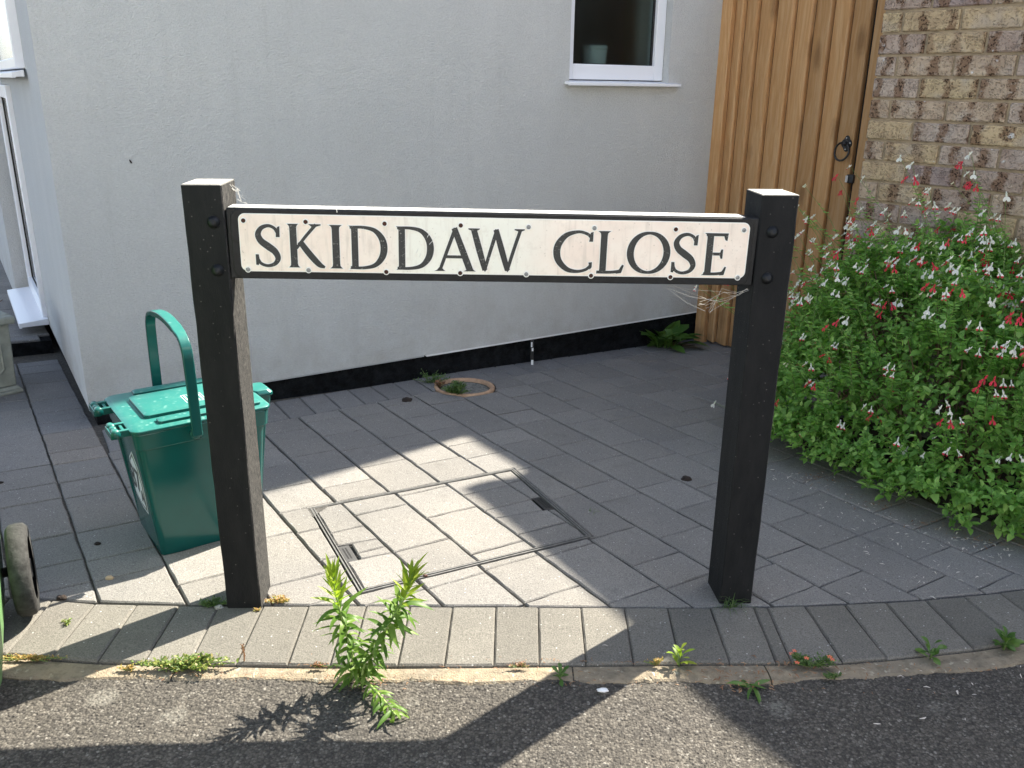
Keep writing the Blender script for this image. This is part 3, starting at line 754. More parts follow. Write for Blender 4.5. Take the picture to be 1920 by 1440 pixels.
# ------------------------------------------------------------ recessed access cover
def build_cover():
    cx = sum(p[0] for p in QUAD)/4; cy = sum(p[1] for p in QUAD)/4
    root = empty('access_cover', (cx, cy, gz(cx, cy)))
    tag(root, 'recessed steel access cover filled with paving blocks between the two sign posts', 'access cover')
    def G3(x, y, dz): return Vector((x-cx, y-cy, gz(x, y)-gz(cx, cy)+dz))
    mb = MB(); mb.add([G3(*p, -0.012) for p in QUAD], [(0, 1, 2, 3)]); mb.build('tray', M_GAP, root)
    def ringstrip(name, off0, off1, z0, z1, mat):
        a = inset(QUAD, off0); b = inset(QUAD, off1); mb = MB()
        for i in range(4):
            j = (i+1) % 4
            q = [a[i], a[j], b[j], b[i]]
            vs = [G3(*p, z0) for p in q]+[G3(*p, z1) for p in q]
            mb.add(vs, [(3, 2, 1, 0), (4, 5, 6, 7), (0, 1, 5, 4), (1, 2, 6, 5), (2, 3, 7, 6), (3, 0, 4, 7)])
        return mb.build(name, mat, root)
    ringstrip('outer_frame', 0.0005, 0.0042, -0.03, 0.0008, M_GALV)
    ringstrip('tray_frame', 0.0085, 0.0115, -0.03, 0.0014, M_GALV)
    inner = inset(QUAD, 0.0125)
    ie = []
    for i in range(4):
        a, b = inner[i], inner[(i+1) % 4]; e = Vector((b[0]-a[0], b[1]-a[1])).normalized(); ie.append((a, (-e.y, e.x)))
    keys = []
    for (t, e, s) in ((0.60, 0, 1), (0.47, 2, 1)):
        a = Vector(inner[e]); b = Vector(inner[(e+1) % 4]); d = (b-a).normalized(); n = Vector((-d.y, d.x)); m = a.lerp(b, t)
        keys.append((m, d, n))
    zr = lambda x, y: gz(x, y)
    for k in range(-1, 6):
        u0 = U0+PP*k+0.012; u1 = u0+PP
        js = sorted(INSIDE.get(k, [])); js = [-2.6]+js+[-1.3]
        for v0, v1 in zip(js, js[1:]):
            poly = [uvw(u0, v0), uvw(u0, v1), uvw(u1, v1), uvw(u1, v0)]
            if area(poly) < 0: poly = poly[::-1]
            for p, n in ie:
                poly = clip(poly, p, n)
                if len(poly) < 3: break
            if len(poly) < 3: continue
            # leave room for the lifting-key boxes
            parts = [poly]
            for (m, d, n) in keys:
                res = []
                for pl in parts:
                    hw, dp = 0.047, 0.036
                    lines = [((m.x-d.x*hw, m.y-d.y*hw), (d.x, d.y)), ((m.x+d.x*hw, m.y+d.y*hw), (-d.x, -d.y)), ((m.x+n.x*dp, m.y+n.y*dp), (-n.x, -n.y))]
                    t_ = pl; ok = True
                    for p, nn in lines:
                        t_ = clip(t_, p, nn)
                        if len(t_) < 3: ok = False; break
                    if not ok or area(t_) < 2e-5: res.append(pl); continue
                    rest = pl
                    for p, nn in lines:
                        o_ = clip(rest, p, (-nn[0], -nn[1]))
                        if len(o_) >= 3 and area(o_) > 0.0006: res.append(o_)
                        rest = clip(rest, p, nn)
                        if len(rest) < 3: break
                parts = res
            for pl in parts:
                o = slab('paver', pl, M_PAVER, root, gap=0.0022, thick=0.011, cham=0.003)
                if o: o.location = Vector(o.location)-Vector(root.location)
    for (m, d, n) in keys:
        kx = m+n*0.014; z = gz(kx.x, kx.y)-gz(cx, cy)
        M = frame(Vector((kx.x-cx, kx.y-cy, z)), Vector((d.x, d.y, -0.0116*d.x-0.0456*d.y)), Vector((n.x, n.y, -0.0116*n.x-0.0456*n.y)))
        mb = MB(); mb.box((-0.045, -0.013, -0.01), (0.045, 0.016, -0.003), M=M)
        kp = mb.build('lifting_point', m_simple('grey_plate', (0.085, 0.085, 0.085), 0.5, (200, 0.4, 0.001), metal=0.3) if m.y < 2.2 else M_IRON, root, bevel=0.001)
        mb = MB()
        for r in range(2):
            for c in range(11):
                x = -0.031+c*0.0058; y = -0.006+r*0.008
                mb.box((x, y, -0.003), (x+0.0035, y+0.004, -0.0026), M=M)
        mb.build('embossing', M_DARKPL, kp)
        mb = MB(); mb.box((-0.046, 0.0165, -0.0105), (0.046, 0.0215, -0.0085), M=M); mb.build('slot', M_GAP, kp)
build_cover()

# ------------------------------------------------------------ gray house
WD = Vector((math.cos(R(32.4)), math.sin(R(32.4)), 0)); WN = Vector((math.sin(R(32.4)), -math.cos(R(32.4)), 0)); W0 = Vector((-1.53, 2.94, 0))
SD = -WN.copy(); SN = -WD.copy()      # side wall runs back along SD, faces SN
HL, HD, HZ = 4.89, 6.0, 6.2
house = empty('rendered_house', W0); tag(house, 'grey rendered house wall with black plinth behind the street sign', 'house')
def wall_holes(o, d, n, t0, t1, z0, z1, holes, depth, name, mat, parent, thick=0.25):
    ts = sorted({t0, t1} | {h[0] for h in holes} | {h[1] for h in holes}); zs = sorted({z0, z1} | {h[2] for h in holes} | {h[3] for h in holes})
    mb = MB()
    def q(t, z, e=0.0): return o+d*t-n*e+Vector((0, 0, z))-W0
    flip = d.cross(Vector((0, 0, 1))).dot(n) < 0
    def face(a): mb.add(a if not flip else a[::-1], [(0, 1, 2, 3)])
    for ta, tb in zip(ts, ts[1:]):
        for za, zb in zip(zs, zs[1:]):
            if any(h[0] <= ta+1e-6 and tb <= h[1]+1e-6 and h[2] <= za+1e-6 and zb <= h[3]+1e-6 for h in holes): continue
            face([q(ta, za), q(tb, za), q(tb, zb), q(ta, zb)])
            face([q(ta, za, thick), q(ta, zb, thick), q(tb, zb, thick), q(tb, za, thick)])
    for a, b, c, e in holes:
        face([q(a, c), q(a, c, depth), q(b, c, depth), q(b, c)][::-1]); face([q(a, e), q(b, e), q(b, e, depth), q(a, e, depth)][::-1])
        face([q(a, c), q(a, e), q(a, e, depth), q(a, c, depth)][::-1]); face([q(b, c), q(b, c, depth), q(b, e, depth), q(b, e)][::-1])
    face([q(t0, z0), q(t0, z0, thick), q(t1, z0, thick), q(t1, z0)])
    return mb.build(name, mat, parent)
wall_holes(W0, WD, WN, 0, HL, 0.016, HZ, [(2.088, 2.665, 1.165, 2.25)], 0.25, 'front_wall', M_RENDER, house)
wall_holes(W0, SD, SN, 0, HD, 0.014, HZ, [(0.42, 1.9, 1.17, 2.3), (1.37, 2.14, 0.04, 1.12)], 0.25, 'side_wall', M_RENDER, house)
mb = MB(); a = WD*HL; b = a+SD*HD; c = SD*HD
mb.add([a+Vector((0, 0, -.5)), b+Vector((0, 0, -.5)), c+Vector((0, 0, -.5)), a+Vector((0, 0, HZ)), b+Vector((0, 0, HZ)), c+Vector((0, 0, HZ))], [(0, 1, 4, 3), (1, 2, 5, 4)]); mb.build('rear_wall', M_RENDER, house)
# plinth, set back under the render
mb = MB()
ins = 0.022
def pbox(mb, t0, t1, z0, z1, e0, e1, o=W0, d=WD, n=WN, mi=0):
    vs = []
    for z in (z0, z1):
        for t, e in ((t0, e0), (t1, e0), (t1, e1), (t0, e1)): vs.append(o+d*t-n*e+Vector((0, 0, z))-W0)
    f = [(0, 3, 2, 1), (4, 5, 6, 7), (0, 1, 5, 4), (1, 2, 6, 5), (2, 3, 7, 6), (3, 0, 4, 7)]
    mb.add(vs, f, mi)
pbox(mb, ins, HL-0.01, -0.5, 0.0145, ins, 0.2)
pbox(mb, 0.2, HD, -0.5, 0.0125, ins, 0.2, d=SD, n=SN)
mb.build('plinth', M_PLINTH, house)
mb = MB(); pbox(mb, 1.363, HL, 0.0085, 0.0155, -0.0015, 0.018); mb.build('stop_bead', M_BEAD, house)
mb = MB(); pbox(mb, 0.0, 1.35, 0.0105, 0.0155, -0.0008, 0.018); mb.build('stop_bead', m_simple('grey_bead', (0.40, 0.41, 0.41), 0.6), house)
mb = MB(); mb.add([Vector((0, 0, HZ)), a+Vector((0, 0, HZ)), b+Vector((0, 0, HZ)), c+Vector((0, 0, HZ)), a*0.5+SD*HD*0.35+Vector((0, 0, HZ+1.6)), a*0.5+SD*HD*0.65+Vector((0, 0, HZ+1.6))], [(0, 1, 4), (1, 2, 5, 4), (2, 3, 5), (3, 0, 4, 5), (0, 3, 2, 1)]); mb.build('roof', M_TILE, house)
# front window
def window(o, d, n, t0, t1, z0, z1, ins, fw, fb, sill, extra=0.0, room=True):
    mb = MB(); k = dict(o=o, d=d, n=n)
    fl = 0.022
    pbox(mb, t0+0.001, t0+fl+0.027, z0+0.012, z1, ins, ins+0.06, **k); pbox(mb, t1-fw, t1-0.001, z0+0.012, z1, ins, ins+0.06, **k)
    pbox(mb, t0+fl+0.027, t1-fw, z0+0.012, z0+fb, ins+0.0006, ins+0.0594, **k); pbox(mb, t0+fl+0.027, t1-fw, z1-0.06, z1-0.001, ins+0.0006, ins+0.0594, **k)
    wn = mb.build('window', M_UPVC, house, bevel=0.004)
    mb = MB(); a0, a1, b0, b1 = t0+fl+0.026, t1-fw+0.001, z0+fb-0.001, z1-0.059
    for s in ((a0, a0+0.004, b0, b1), (a1-0.012, a1, b0, b1), (a0, a1, b0, b0+0.003)): pbox(mb, *s, ins+0.018, ins+0.026, **k)
    mb.build('gasket', M_GASKET, wn)
    mb = MB(); pbox(mb, a0, a1, b0, b1, ins+0.03, ins+0.034, **k); mb.build('pane', M_GLASS, wn)
    mb = MB(); s0, s1, sz0, sz1, sp = sill
    vs = []; prof = [(sp, sz0), (sp, sz1-0.004), (-ins-0.02, sz1+0.006), (-ins-0.02, sz0+0.004), (sp-0.012, sz0+0.004), (sp-0.012, sz0)]
    for t in (s0, s1):
        for e, z in prof: vs.append(o+d*t+n*e+Vector((0, 0, z))-W0)
    m_ = len(prof); mb.add(vs, [tuple(range(m_)), tuple(range(2*m_-1, m_-1, -1))]+[(i, i+m_, (i+1) % m_+m_, (i+1) % m_) for i in range(m_)])
    mb.build('sill', M_UPVC, wn, bevel=0.0015)
    if room:
        mb = MB(); pbox(mb, t0-0.3, t1+0.5, z0-0.6, z1+0.2, 0.9, 0.95, **k); mb.build('room_wall', M_ROOM, wn)
    return wn
wnd = window(W0, WD, WN, 2.088, 2.665, 1.165, 2.25, 0.04, 0.055, 0.078, (2.066, 2.72, 1.151, 1.168, 0.035))
tb = empty('tub', W0+WD*2.345-WN*0.16+Vector((0, 0, 1.245))); tag(tb, 'small white tub standing on the ledge behind the frosted window pane', 'tub')
mb = MB(); mb.lathe([(0.050, 0), (0.052, 0.005), (0.055, 0.066)], 20); mb.build('body', M_TUB, tb, smooth=True)
mb = MB(); mb.lathe([(0.057, 0.066), (0.058, 0.078), (0.052, 0.082)], 20); mb.build('lid', M_TUB, tb, smooth=True)
mb = MB(); pbox(mb, 2.05, 2.7, 1.20, 1.244, 0.105, 0.25); mb.build('inner_ledge', M_ROOM, wnd)
# side windows: a tall low one and one above it
window(W0, SD, SN, 0.42, 1.9, 1.17, 2.3, -0.03, 0.10, 0.05, (0.36, 1.95, 1.150, 1.172, 0.05))
window(W0, SD, SN, 1.37, 2.14, 0.04, 1.12, -0.022, 0.07, 0.08, (1.33, 2.16, 0.018, 0.046, 0.13))
mb = MB(); pbox(mb, 2.2, 5.9, -0.4, 6.0, -0.085, -0.001, d=SD, n=SN); mb.build('pier', M_RENDER, house)
mb = MB(); m_ = W0+WD*0.245+WN*0.002+Vector((0, 0, 0.883))
mb.add([m_+Vector((-0.006, 0, 0.006)), m_+Vector((-0.001, -0.002, 0.007)), m_+Vector((0.004, -0.003, 0.001)), m_+Vector((0.006, -0.002, -0.006)), m_+Vector((0.0, -0.003, -0.006)), m_+Vector((-0.003, -0.002, 0.0))], [(0, 5, 4, 3, 2, 1)])
tag(mb.build('dead_leaf', M_DUNG), 'tiny dark withered leaf scrap stuck on the grey wall above left of the sign', 'leaf scrap')
# dark marker rod clipped over the plinth
rod = empty('service_rod', (0.094, 3.945, -0.115)); tag(rod, 'thin black and white flaking rod standing against the black plinth', 'rod')
mb = MB(); mb.box((-0.008, -0.006, 0.03), (0.007, 0.006, 0.125)); mb.build('rod_body', M_DARKPL, rod, bevel=0.002)
mb = MB(); mb.box((-0.005, -0.009, 0.0), (0.006, 0.005, 0.03)); mb.build('white_foot', M_BEAD, rod, bevel=0.001)
mb = MB(); mb.box((-0.007, -0.008, 0.095), (0.000, -0.006, 0.118)); mb.box((-0.003, -0.0085, 0.075), (0.005, -0.006, 0.09)); mb.build('flaked_patch', M_BEAD, rod)

# ------------------------------------------------------------ brick wall
BD = Vector((0.6293, -0.7771, 0)); BN = Vector((-0.7771, -0.6293, 0)); B0 = Vector((1.340, 3.455, 0))
bw = empty('brick_wall', B0); tag(bw, 'mottled buff and brown stock brick wall behind the flowering shrub', 'wall')
mb = MB(); Mw = frame(Vector((0, 0, 0)), BD, -BN)
mb.box((0.004, 0.0075, -0.45), (3.2, 0.205, 1.73), M=Mw); mb.build('mortar', M_MORTAR, bw)
def brick_mesh(L, seed):
    rg = random.Random(seed); mb = MB(); h, dp, c = 0.0652, 0.1, 0.0035
    xs = [0, c, L*0.33, L*0.66, L-c, L]; zs = [0, c, h-c, h]
    vs = []; idx = {}
    for i, x in enumerate(xs):
        for j, z in enumerate(zs):
            edge = i in (0, 5) or j in (0, 3)
            y = c*0.9 if edge else rg.uniform(-0.0012, 0.0012)
            if i in (0, 5) and j in (0, 3): y = c*1.6
            idx[i, j] = len(vs); vs.append((x+rg.uniform(-.0008, .0008), y, z+rg.uniform(-.0009, .0009)))
    fs = [(idx[i, j], idx[i+1, j], idx[i+1, j+1], idx[i, j+1]) for i in range(5) for j in range(3)]
    b0 = len(vs); vs += [(0, dp, 0), (L, dp, 0), (L, dp, h), (0, dp, h)]
    fs += [(idx[5, 0], b0+1, b0+2, idx[5, 3]) if False else tuple([idx[5, j] for j in range(4)][::-1]+[b0+1, b0+2][::1])]
    fs += [tuple([idx[0, j] for j in range(4)]+[b0+3, b0])]
    fs += [tuple([idx[i, 3] for i in range(6)]+[b0+2, b0+3]), tuple([idx[i, 0] for i in range(5, -1, -1)]+[b0, b0+1])]
    mb.add(vs, fs); return mb.mesh('brick', M_BRICK)
ST = [brick_mesh(0.1995, i) for i in range(5)]; HDm = [brick_mesh(0.073, 50+i) for i in range(2)]; HD2 = [brick_mesh(0.095, 60+i) for i in range(2)]
rotb = math.atan2(BD.y, BD.x)
n = 0
for r in range(-17, 11):
    z = 0.894+0.0752*r+0.005
    hd = (r % 2 == 0) == (True)
    # rows whose first joint is near 0.077 start with a header
    start_header = (r % 2 == 0)
    t = 0.0
    if start_header: inst('brick', random.choice(HDm), bw, Mw @ Vector((t, 0, z)), (0, 0, rotb)); t = 0.0835
    else:
        o_ = inst('brick', random.choice(ST), bw, Mw @ Vector((t, 0, z)), (0, 0, rotb), (0.172/0.1995, 1, 1)); t = 0.182
    lim = 1.55 if r > -9 else 0.9
    while t < lim:
        if n < 285: inst('brick', random.choice(ST), bw, Mw @ Vector((t, random.uniform(-.0012, .0012), z)), (0, 0, rotb)); n += 1
        t += 0.2095

# ------------------------------------------------------------ timber gate
GD = Vector((math.cos(R(-51)), math.sin(R(-51)), 0)); GN = Vector((GD.y, -GD.x, 0)); G0 = Vector((1.005, 4.555, 0))
gate = empty('timber_gate', G0+Vector((0, 0, -0.13)), 0); tag(gate, 'tall brown close-board timber gate between grey wall and brick wall', 'gate')
GM = frame(Vector((0, 0, 0)), GD, -GN)
def gboard(name, t0, t1, thin, thick, base=0.0, z0=0.0, z1=1.93, flat=False, z0r=0.0):
    mb = MB(); w = t1-t0+0.012
    prof = [(0, -base-thin*0.3), (0.004, -base-thin), (w*0.35, -base-thin-(thick-thin)*0.45), (w*0.7, -base-thin-(thick-thin)*0.85), (w-0.008, -base-thick), (w-0.0025, -base-thick+0.002), (w, -base-thick+0.007), (w, 0), (0, 0)]
    if flat: prof = [(0, -base-thick+0.003), (0.003, -base-thick), (w-0.003, -base-thick), (w, -base-thick+0.003), (w, 0.0), (0, 0.0)]
    m_ = len(prof); vs = [(x, y, z0) for x, y in prof]+[(x, y, z1) for x, y in prof]
    mb.add(vs, [tuple(range(m_)), tuple(range(2*m_-1, m_-1, -1))]+[(i, i+m_, (i+1) % m_+m_, (i+1) % m_) for i in range(m_)])
    M = Matrix.Translation(GM @ Vector((t0, 0, 0))) @ GM
    return mb.build(name, M_WOOD, gate, mat=M)
gboard('gate_post', 0.0, 0.050, 0, 0.03, 0, -0.2, 1.93, True)
T = [0.064, 0.128, 0.208, 0.301, 0.404, 0.501, 0.594, 0.685, 0.783]
for i, (a_, b_) in enumerate(zip(T, T[1:])):
    dz = GD.y*0
    gboard('board', a_, b_-0.0145, 0.004, 0.026, 0.0, 0.0-0.02*0, 1.9+random.uniform(-.01, .01))
gboard('gate_post', 0.806, 0.93, 0, 0.035, 0, -0.2, 1.93, True)
mb = MB(); mb.box((0.03, 0.001, 0.03), (0.8, 0.03, 1.88), M=GM); mb.build('gap_shade_sheet', M_GAP, gate)  # black sheet putting shade into the gaps between boards
for z in (0.25, 0.95, 1.65):
    mb = MB(); mb.box((0.06, 0.031, z), (0.80, 0.07, z+0.09), M=GM); mb.build('rail', M_WOOD, gate)
# ring latch
gzb = -0.13
rl = empty('ring_latch', GM @ Vector((0.748, -0.024, 0.925-gzb)), parent=gate)
MR = GM.to_3x3().to_4x4()
mb = MB(); prof = []
pts = []
for i in range(32):
    a_ = 2*math.pi*i/32; r_ = 0.027*(1+0.12*math.cos(4*a_)); pts.append((r_*math.cos(a_)*0.85, r_*math.sin(a_)*1.15))
XY = MR @ Matrix.Rotation(R(90), 4, 'X')
mb.prism(pts, 0, 0.006, M=XY); mb.prism([(x*0.6, y*0.6) for x, y in pts], 0.006, 0.010, M=XY); mb.build('rose_plate', M_IRON, rl, bevel=0.001)
mb = MB(); mb.lathe([(0.008, 0.01), (0.009, 0.02), (0.006, 0.028), (0, 0.029)], 12, M=XY); mb.build('boss', M_IRON, rl, smooth=True)
mb = MB(); P_ = []
for i in range(28):
    a_ = 2*math.pi*i/28; P_.append(XY @ Vector((-0.012+0.034*math.cos(a_), -0.034+0.038*math.sin(a_), 0.014+0.008*(math.sin(a_) < 0)*-math.sin(a_))))
mb.tube(P_, [0.0042+0.0008*(i % 2) for i in range(28)], 7, closed=True); mb.build('ring', M_IRON, rl, smooth=True)
for x, y in ((-0.002, 0.024), (0.017, 0.003), (-0.002, -0.024)):
    mb = MB(); mb.lathe([(0.003, 0.006), (0.003, 0.008), (0, 0.009)], 8, M=XY @ Matrix.Translation((x, y, 0))); mb.build('screw', M_CHROME, rl)
lt = empty('latch', GM @ Vector((0.796, -0.03, 0.777-gzb)), parent=gate)
mb = MB(); mb.box((-0.016, -0.02, -0.016), (0.018, 0.01, 0.02), M=MR); mb.build('latch_body', M_IRON, lt, bevel=0.003)
mb = MB(); mb.box((-0.017, -0.026, -0.014), (-0.005, -0.021, 0.016), M=MR); mb.build('latch_bar', M_CHROME, lt, bevel=0.002)

# ------------------------------------------------------------ unseen house, added; roof outline shaped to cast the shade on the right
cot = 1/math.tan(R(SUN_EL)); ZR = 3.5
def up_s(x, y, z): return Vector((x+z*cot*math.cos(R(SUN_AZ)), y+z*cot*math.sin(R(SUN_AZ)), z))
sh = [(-0.35, 3.35), (-0.084, 2.893), (0.08, 2.628), (0.03, 2.556), (-0.03, 2.552), (-0.097, 2.504), (-0.126, 2.463), (-0.085, 2.412), (0.132, 1.994), (0.275, 1.697), (0.375, 1.463), (0.521, 1.20), (1.1, 0.1), (1.8, -1.4), (8.5, 0.5), (8, 6.5), (2.5, 8.0)]
nb = empty('shade_house', (7.5, 7.0, 0)); tag(nb, 'unseen house shape added to the right beyond the brick wall to cast shade', 'house')
top = [up_s(x, y, ZR)-Vector((7.5, 7.0, 0)) for x, y in sh]
mb = MB(); n_ = len(top); apex = Vector((1.2, 1.0, ZR+1.8))
mb.add([tuple(p) for p in top]+[tuple(apex)], [tuple(range(n_))]+[(i, n_, (i+1) % n_) for i in range(n_)]); mb.build('roof', M_TILE, nb)  # outline projected up from the wanted shadow edge
mb = MB(); c_ = sum(top, Vector((0, 0, 0)))/n_
core = [0, 1, 8, 12, 13, 14, 15, 16]
poly = [(c_.x+(top[i].x-c_.x)*0.86, c_.y+(top[i].y-c_.y)*0.86) for i in core]
mb.prism(poly, -0.7, ZR-0.02); mb.build('wall', m_simple('plain_brick', (0.25, 0.17, 0.12), 0.9, var=0.2), nb)

# ------------------------------------------------------------ street name sign
SGD = Vector((1.148, 0.0758, 0)).normalized(); SGN = Vector((SGD.y, -SGD.x, 0)); SG0 = Vector((-0.61, 1.7215, 0))
sign = empty('street_sign', SG0); tag(sign, 'street name sign, pale plate with black letters between two short black posts', 'street sign')
SGM = frame(Vector((0, 0, 0)), SGD, -SGN)      # x along, y back, z up
def post(s0, s1, zb, zt, d0, d1, s0t, s1t):
    mb = MB()
    k = 26; vs = []; rg = random.Random(int(s0*100))
    for i in range(k+1):
        t = i/k; z = zb+(zt-zb)*t
        a = s0+(s0t-s0)*t; b = s1+(s1t-s1)*t; j = 0 if i in (0, k) else 1
        c = 0.0025
        jj = lambda: rg.uniform(-0.0007, 0.0007)*j
        for x, y in ((a+c+jj(), d0), (b-c+jj()*1.6, d0), (b+jj(), d0+c), (b, d1-c), (b-c, d1), (a+c, d1), (a, d1-c), (a+jj(), d0+c)): vs.append((x, y, z))
    m_ = 8
    fs = [(r*m_+i, r*m_+(i+1) % m_, (r+1)*m_+(i+1) % m_, (r+1)*m_+i) for r in range(k) for i in range(m_)]
    a0 = len(vs)
    # slightly worn top: inset cap
    topring = vs[-m_:]; cx = sum(p[0] for p in topring)/m_; cy = sum(p[1] for p in topring)/m_
    for x, y, z in topring: vs.append((cx+(x-cx)*0.955, cy+(y-cy)*0.965, z+0.0018))
    fs += [(k*m_+i, k*m_+(i+1) % m_, a0+(i+1) % m_, a0+i) for i in range(m_)]+[tuple(a0+i for i in range(m_)), tuple(range(m_-1, -1, -1))]
    mb.add(vs, fs); return mb.build('post', M_BLACK, sign, mat=SGM)
pL = post(-0.0375, 0.0385, -0.25, 0.957, 0.0, 0.108, -0.0400, 0.0385)
pR = post(1.1165, 1.1935, -0.27, 0.944, 0.0, 0.104, 1.1155, 1.1935)
for p_, ss in ((pL, [(0.0165, 0.886), (0.0155, 0.790)]), (pR, [(1.1445, 0.870), (1.144, 0.7735)])):
    for s_, z_ in ss:
        M = Matrix.Translation((s_, 0, z_)) @ Matrix.Rotation(R(90), 4, 'X')
        mb = MB(); mb.lathe([(0.0125, -0.001), (0.0125, 0.0015), (0.0098, 0.003), (0.0088, 0.0065), (0.0055, 0.0085), (0, 0.009)], 18, M=M)
        mb.build('bolt_cap', M_BLKPAINT, p_, smooth=True)
def SM(s, z): return (0.61+(s-0.61)*1.007, 1.15+(z-1.15)*1.007)
TILT = -0.0145
# rail frame: x = s - 0.578, z relative to centre, tilted
c0 = Vector((0.578, 0, 0.8355)); RT = SGM @ Matrix.Translation(c0) @ Matrix.Rotation(-TILT, 4, 'Y')
def rel(s, z):       # measured sign-plane coordinates -> rail frame
    s, z = SM(s, z); dx, dz = s-c0.x, z-c0.z
    ca, sa = math.cos(TILT), math.sin(TILT); return (dx*ca+dz*sa, -dx*sa+dz*ca)
hw0, hw1 = 0.5375, 0.537
board = None
mb = MB(); mb.box((-hw0, 0.003, -0.0705), (hw1, 0.048, 0.0705)); board = mb.build('backing_board', M_BLKPAINT, sign, bevel=0.002, mat=RT)
mb = MB(); mb.box((-hw0+0.004, 0.0035, 0.0705), (hw1-0.03, 0.046, 0.0722)); mb.build('top_strip', M_TOPSTRIP, sign, bevel=0.0008, mat=RT)  # right end stops short, putting the post's shade into the shape
def rrect(x0, z0, x1, z1, r, n=8):
    pts = []
    for cx, cz, a0 in ((x1-r, z0+r, -90), (x1-r, z1-r, 0), (x0+r, z1-r, 90), (x0+r, z0+r, 180)):
        for i in range(n+1): a = R(a0+90*i/n); pts.append((cx+r*math.cos(a), cz+r*math.sin(a)))
    return pts
RP = RT @ Matrix.Rotation(R(90), 4, 'X')     # prism plane: (x, z, toward camera)
XZ = Matrix.Rotation(R(90), 4, 'X')
np_ = empty('name_plate', parent=sign); np_.matrix_local = RP
def plate(name, pts, z0, z1, mat, bev=0.0006):
    mb = MB(); mb.prism(pts, z0, z1); return mb.build(name, mat, np_, bevel=bev)
lx0, lz1 = rel(0.0700, 0.9005); rx1, lz0 = rel(1.0900, 0.7745)
plate('border', rrect(-hw0+0.008, -0.0695, hw1-0.010, 0.0690, 0.020), -0.0030, 0.0000, M_BLKPAINT, 0.0012)
x0_, z0_, x1_, z1_ = -0.5125, -0.0530, 0.5165, 0.0595
plate('panel_edge', rrect(x0_-0.0016, z0_-0.0016, x1_+0.0016, z1_+0.0016, 0.0135), 0.0, 0.0010, M_HALO, 0)
plate('face_panel', rrect(x0_, z0_, x1_, z1_, 0.012), 0.0, 0.0013, M_FACE, 0.0003)

# --- letters: hand-drawn seriffed roman capitals, unit height
def cat(pts, n=8):
    out = []; P = [np.array(p, float) for p in pts]; P = [2*P[0]-P[1]]+P+[2*P[-1]-P[-2]]
    for i in range(1, len(P)-2):
        for k in range(n):
            t = k/n; out.append(0.5*((2*P[i])+(-P[i-1]+P[i+1])*t+(2*P[i-1]-5*P[i]+4*P[i+1]-P[i+2])*t*t+(-P[i-1]+3*P[i]-3*P[i+1]+P[i+2])*t**3))
    out.append(P[-2]); return out
def ribbon(path, n=8):
    """path: (x, y, width) control points -> smooth ribbon"""
    C = cat(path, n); return ('rib', [tuple(c) for c in C], False)
def ring(cx, cy, rx, ry, wx, wy, tilt=0.0):
    pts = []
    for i in range(48):
        a = 2*math.pi*i/48; pts.append((cx+(rx)*math.cos(a), cy+ry*math.sin(a), wy+(wx-wy)*abs(math.cos(a+tilt))**1.3))
    return ('rib', pts, True)
def stem(x, w, y0=0.0, y1=1.0, e=0.055, lean=0.0, bl=True, br=True, tl=True, tr=True):
    def sx(y): return x+lean*(y-0.5)
    h = 0.11; L = []; 
    # up the right side, down the left
    pts = []
    pts += [(sx(y0)+w/2+(e if br else 0), y0), (sx(y0)+w/2+(e*0.55 if br else 0), y0+0.022), (sx(y0+h*.5)+w/2+(e*0.10 if br else 0), y0+h*0.5), (sx(y0+h)+w/2, y0+h)]
    pts += [(sx(y1-h)+w/2, y1-h), (sx(y1-h*.5)+w/2+(e*0.10 if tr else 0), y1-h*0.5), (sx(y1)+w/2+(e*0.55 if tr else 0), y1-0.022), (sx(y1)+w/2+(e if tr else 0), y1)]
    pts += [(sx(y1)-w/2-(e if tl else 0), y1), (sx(y1)-w/2-(e*0.55 if tl else 0), y1-0.022), (sx(y1-h*.5)-w/2-(e*0.10 if tl else 0), y1-h*0.5), (sx(y1-h)-w/2, y1-h)]
    pts += [(sx(y0+h)-w/2, y0+h), (sx(y0+h*.5)-w/2-(e*0.10 if bl else 0), y0+h*0.5), (sx(y0)-w/2-(e*0.55 if bl else 0), y0+0.022), (sx(y0)-w/2-(e if bl else 0), y0)]
    return ('pol', pts)
def pol(*p): return ('pol', list(p))
def g_S(w): return [ribbon([(w*.90, .80, .075), (w*.78, .905, .07), (w*.55, .955, .075), (w*.28, .90, .10), (w*.14, .76, .13), (w*.24, .61, .15), (w*.50, .49, .165), (w*.76, .37, .15), (w*.87, .22, .125), (w*.74, .09, .09), (w*.46, .04, .07), (w*.20, .09, .07), (w*.07, .20, .075)]),
                    pol((w*.83, .70), (w*.98, .70), (w*.99, .95), (w*.90, .93), (w*.84, .82)), pol((0, .06), (w*.10, .05), (w*.15, .18), (w*.12, .30), (0, .30))]
def g_K(w): return [stem(w*.19, .155, e=.05), ribbon([(w*.26, .44, .065), (w*.50, .70, .07), (w*.80, .99, .075)], 6), pol((w*.60, 1.0), (w*.93, 1.0), (w*.93, .975), (w*.80, .94), (w*.70, .93)),
                    ribbon([(w*.36, .60, .13), (w*.60, .32, .145), (w*.84, .085, .13), (w*1.0, .01, .05)], 6)]
def g_I(w): return [stem(w*.5, .165, e=.065)]
def g_D(w): return [stem(w*.17, .15, e=.055, tr=False, br=False), ribbon([(w*.05, .965, .065), (w*.40, .965, .07), (w*.68, .90, .10), (w*.86, .72, .145), (w*.915, .50, .16), (w*.86, .28, .145), (w*.68, .10, .10), (w*.40, .035, .07), (w*.05, .035, .065)])]
